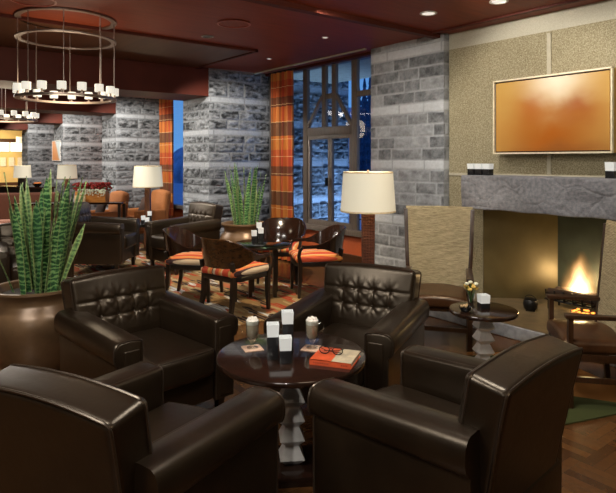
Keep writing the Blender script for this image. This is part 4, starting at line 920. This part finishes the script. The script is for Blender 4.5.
r = thing('drinks_table', 'dark wooden table with glossy top behind the large snake plant', 'table', (-5.0, 10.528, .008), .1)
mb = MB(); mb.box(-.36, .36, -.25, .25, .77, .80); mb.build('tabletop', M['espresso'], r, bevel=.004)
for sx_ in (-1, 1):
    for sy_ in (-1, 1): mb = MB(); mb.tube([(sx_*.31, sy_*.2, 0), (sx_*.31, sy_*.2, .77)], .028, 4); mb.build('leg', M['mid_wood'], r, smooth=False)
r = thing('sideboard', 'long dark sideboard under the far table lamp', 'sideboard', (-7.70, 15.55, 0), -.45)
mb = MB(); mb.box(-.85, .85, -.2, .2, .08, .84); mb.build('body', M['black_wood'], r, smooth=False); mb = MB(); mb.box(-.88, .88, -.22, .22, .84, .88); mb.build('top', M['espresso'], r, smooth=False)
mb = MB(); mb.box(-.80, .80, -.17, .17, 0, .08); mb.build('plinth', M['black_wood'], r, smooth=False)
r = thing('table_lamp', 'far table lamp with white shade on the dark sideboard', 'table lamp', (-7.78, 15.53, .88))
mb = MB(); mb.lathe([(.225, .24), (.205, .57), (.202, .57), (.222, .24)], 36, cap=False); mb.build('shade', M['shade_lit'], r); mb = MB(); mb.box(-.085, .085, -.085, .085, .02, .25); mb.box(-.11, .11, -.11, .11, 0, .02); mb.build('base', M['black_wood'], r, bevel=.004)
mb = MB(); mb.tube([(0, 0, .25), (0, 0, .45)], .01, 8); mb.build('stem', M['metal_bronze'], r)
point('lamp_light', (-7.78, 15.53, 1.3), 9, (1, .80, .52), .04)
r = thing('fruit_bowl', 'dark bowl with orange fruit on the sideboard right of the table lamp', 'bowl', (-7.30, 15.36, .88))
mb = MB(); mb.lathe([(.05, 0), (.10, .04), (.13, .09), (.12, .09), (.09, .045), (.002, .02)], 20); mb.build('bowl', M['black_ceramic'], r)
for k, (x, y) in enumerate(((-7.35, 15.36), (-7.265, 15.315), (-7.25, 15.405))):
    mb = MB(); mb.sphere((0, 0, 0), .040, 12, 8); o = mb.build('orange_fruit', M['orange_fruit'] if 'orange_fruit' in M else M.setdefault('orange_fruit', simple('orange_peel', (.6, .16, .02, 1), .5))); o.location = (x, y, .88+.085); tag(o, 'orange fruit heaped in the dark bowl on the sideboard', 'fruit', 'oranges in the bowl')
# pictures
v = W(16.93, 4.235, 1.86); r = thing('wall_print', 'pale blue print with orange shape hung on the far stone pier', 'picture', v, ROOM_ROT)
mb = MB(); mb.box(-.40, .40, -.012, .010, -.27, .27); mb.build('print', M['hall_art'], r, smooth=False)
mb = MB()
for a in ((-.42, .42, .27, .285), (-.42, .42, -.285, -.27), (-.42, -.40, -.285, .285), (.40, .42, -.285, .285)): mb.box(a[0], a[1], -.018, .012, a[2], a[3])
mb.build('frame', M['white_trim'], r, smooth=False)
for k, (q, l) in enumerate(((4.19, 'leftmost of three small framed pictures on the golden far wall'), (4.48, 'middle of three small framed pictures on the golden far wall'), (4.79, 'rightmost of three small framed pictures on the golden far wall'))):
    v = W(24.485, q, 1.53); r = thing('small_picture', l, 'picture', v, ROOM_ROT, 'small framed pictures on the golden wall')
    mb = MB(); mb.box(-.015, .012, -.085, .085, -.16, .16); mb.build('mat_board', M['paper'], r, smooth=False); mb = MB(); mb.box(-.018, -.015+.001, -.04, .04, -.08, .08); mb.build('print', (M['conifer'], M['mid_wood'], M['conifer'])[k], r, smooth=False)
    mb = MB()
    for a in ((-.10, .10, .16, .175), (-.10, .10, -.175, -.16), (-.10, -.085, -.175, .175), (.085, .10, -.175, .175)): mb.box(-.022, .012, a[0], a[1], a[2], a[3])
    mb.build('frame', M['frame_gold'], r, smooth=False)
for k, (q0, q1) in enumerate(((2.9, 4.40), (4.45, 4.98))):
    o = rb(24.45, 24.5, q0, q1, 1.93, 2.28).build('window_%d' % (k+3), emitter('lit_clerestory_glass', (1, .97, .88, 1), 1.0), smooth=False); struct(o)
struct(rb(24.43, 24.5, 2, 5.06, 2.28, 2.42).build('trim_8', M['mid_wood'], smooth=False)); struct(rb(24.4, 24.5, 2, 5.06, .62, .74).build('trim_9', M['mid_wood'], smooth=False)); struct(rb(24.3, 24.5, 4.96, 5.12, 0, 2.6).build('trim_10', M['mid_wood'], smooth=False))
v = W(23.016, 4.603, 2.33); r = thing('drum_pendant', 'white drum pendant lamp hanging in the golden far room', 'pendant lamp', v)
mb = MB(); mb.lathe([(.24, -.12), (.24, .12), (.235, .12), (.235, -.12)], 30, cap=False); mb.lathe([(.235, -.10), (.001, -.10)], 30, cap=False); mb.build('shade', M['shade_lit'], r); mb = MB(); mb.tube([(0, 0, -.1), (0, 0, CEIL-2.33)], .008, 6); mb.build('cord', M['iron'], r)
# ------------------------------------------------------------------ outside things
random.seed(4)
def conifer(p, q, h, label):
    v = W(p, q, -.4); r = thing('conifer_tree', label, 'tree', v, random.random(), 'dusk conifers outside the window')
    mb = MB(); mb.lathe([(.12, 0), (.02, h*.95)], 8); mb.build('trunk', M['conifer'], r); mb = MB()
    for k in range(14):
        t = k/14; z = h*(.12+.86*t); rad = h*.11*(1-t)+.05; n = 18; vs = []
        for j_ in range(n): a = 2*pi*j_/n; q_ = rad*(1 if j_ % 2 else .62)*random.uniform(.85, 1.1); vs.append((q_*cos(a), q_*sin(a), z-rad*.35))
        vs.append((0, 0, z+h*.10)); vs.append((0, 0, z)); mb.add(vs, [(j_, (j_+1) % n, n) for j_ in range(n)]+[((j_+1) % n, j_, n+1) for j_ in range(n)])
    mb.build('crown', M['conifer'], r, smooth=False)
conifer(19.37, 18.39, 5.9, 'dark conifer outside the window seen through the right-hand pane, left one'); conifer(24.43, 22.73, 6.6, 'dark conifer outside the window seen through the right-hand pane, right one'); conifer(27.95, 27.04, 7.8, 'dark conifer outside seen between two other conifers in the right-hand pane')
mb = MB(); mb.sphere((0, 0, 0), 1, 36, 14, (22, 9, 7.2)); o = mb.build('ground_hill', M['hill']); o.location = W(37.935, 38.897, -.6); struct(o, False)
r = thing('patio_chair', 'slim metal patio chair outside the window, behind the lamp', 'chair', W(6.232, 6.216, -.4), ROOM_ROT+.4)
for s in (-1, 1):
    mb = MB(); mb.tube([(s*.22, -.25, 0), (s*.22, -.20, .42), (s*.21, -.30, 1.45)], .014, 6); mb.build('leg', M['chrome'], r); mb = MB(); mb.tube([(s*.22, .25, 0), (s*.22, .24, 1.06), (s*.22, -.22, 1.10)], .014, 6); mb.build('leg', M['chrome'], r)
mb = MB(); mb.box(-.22, .22, -.22, .24, .84, .87); mb.build('seat', M['iron'], r); mb = MB(); mb.tube([(-.21, -.30, 1.45), (0, -.31, 1.47), (.21, -.30, 1.45)], .014, 6)
for k in range(5): mb.tube([(-.14+.07*k, -.25, .86), (-.14+.07*k, -.305, 1.46)], .006, 5)
mb.build('backrest', M['chrome'], r)
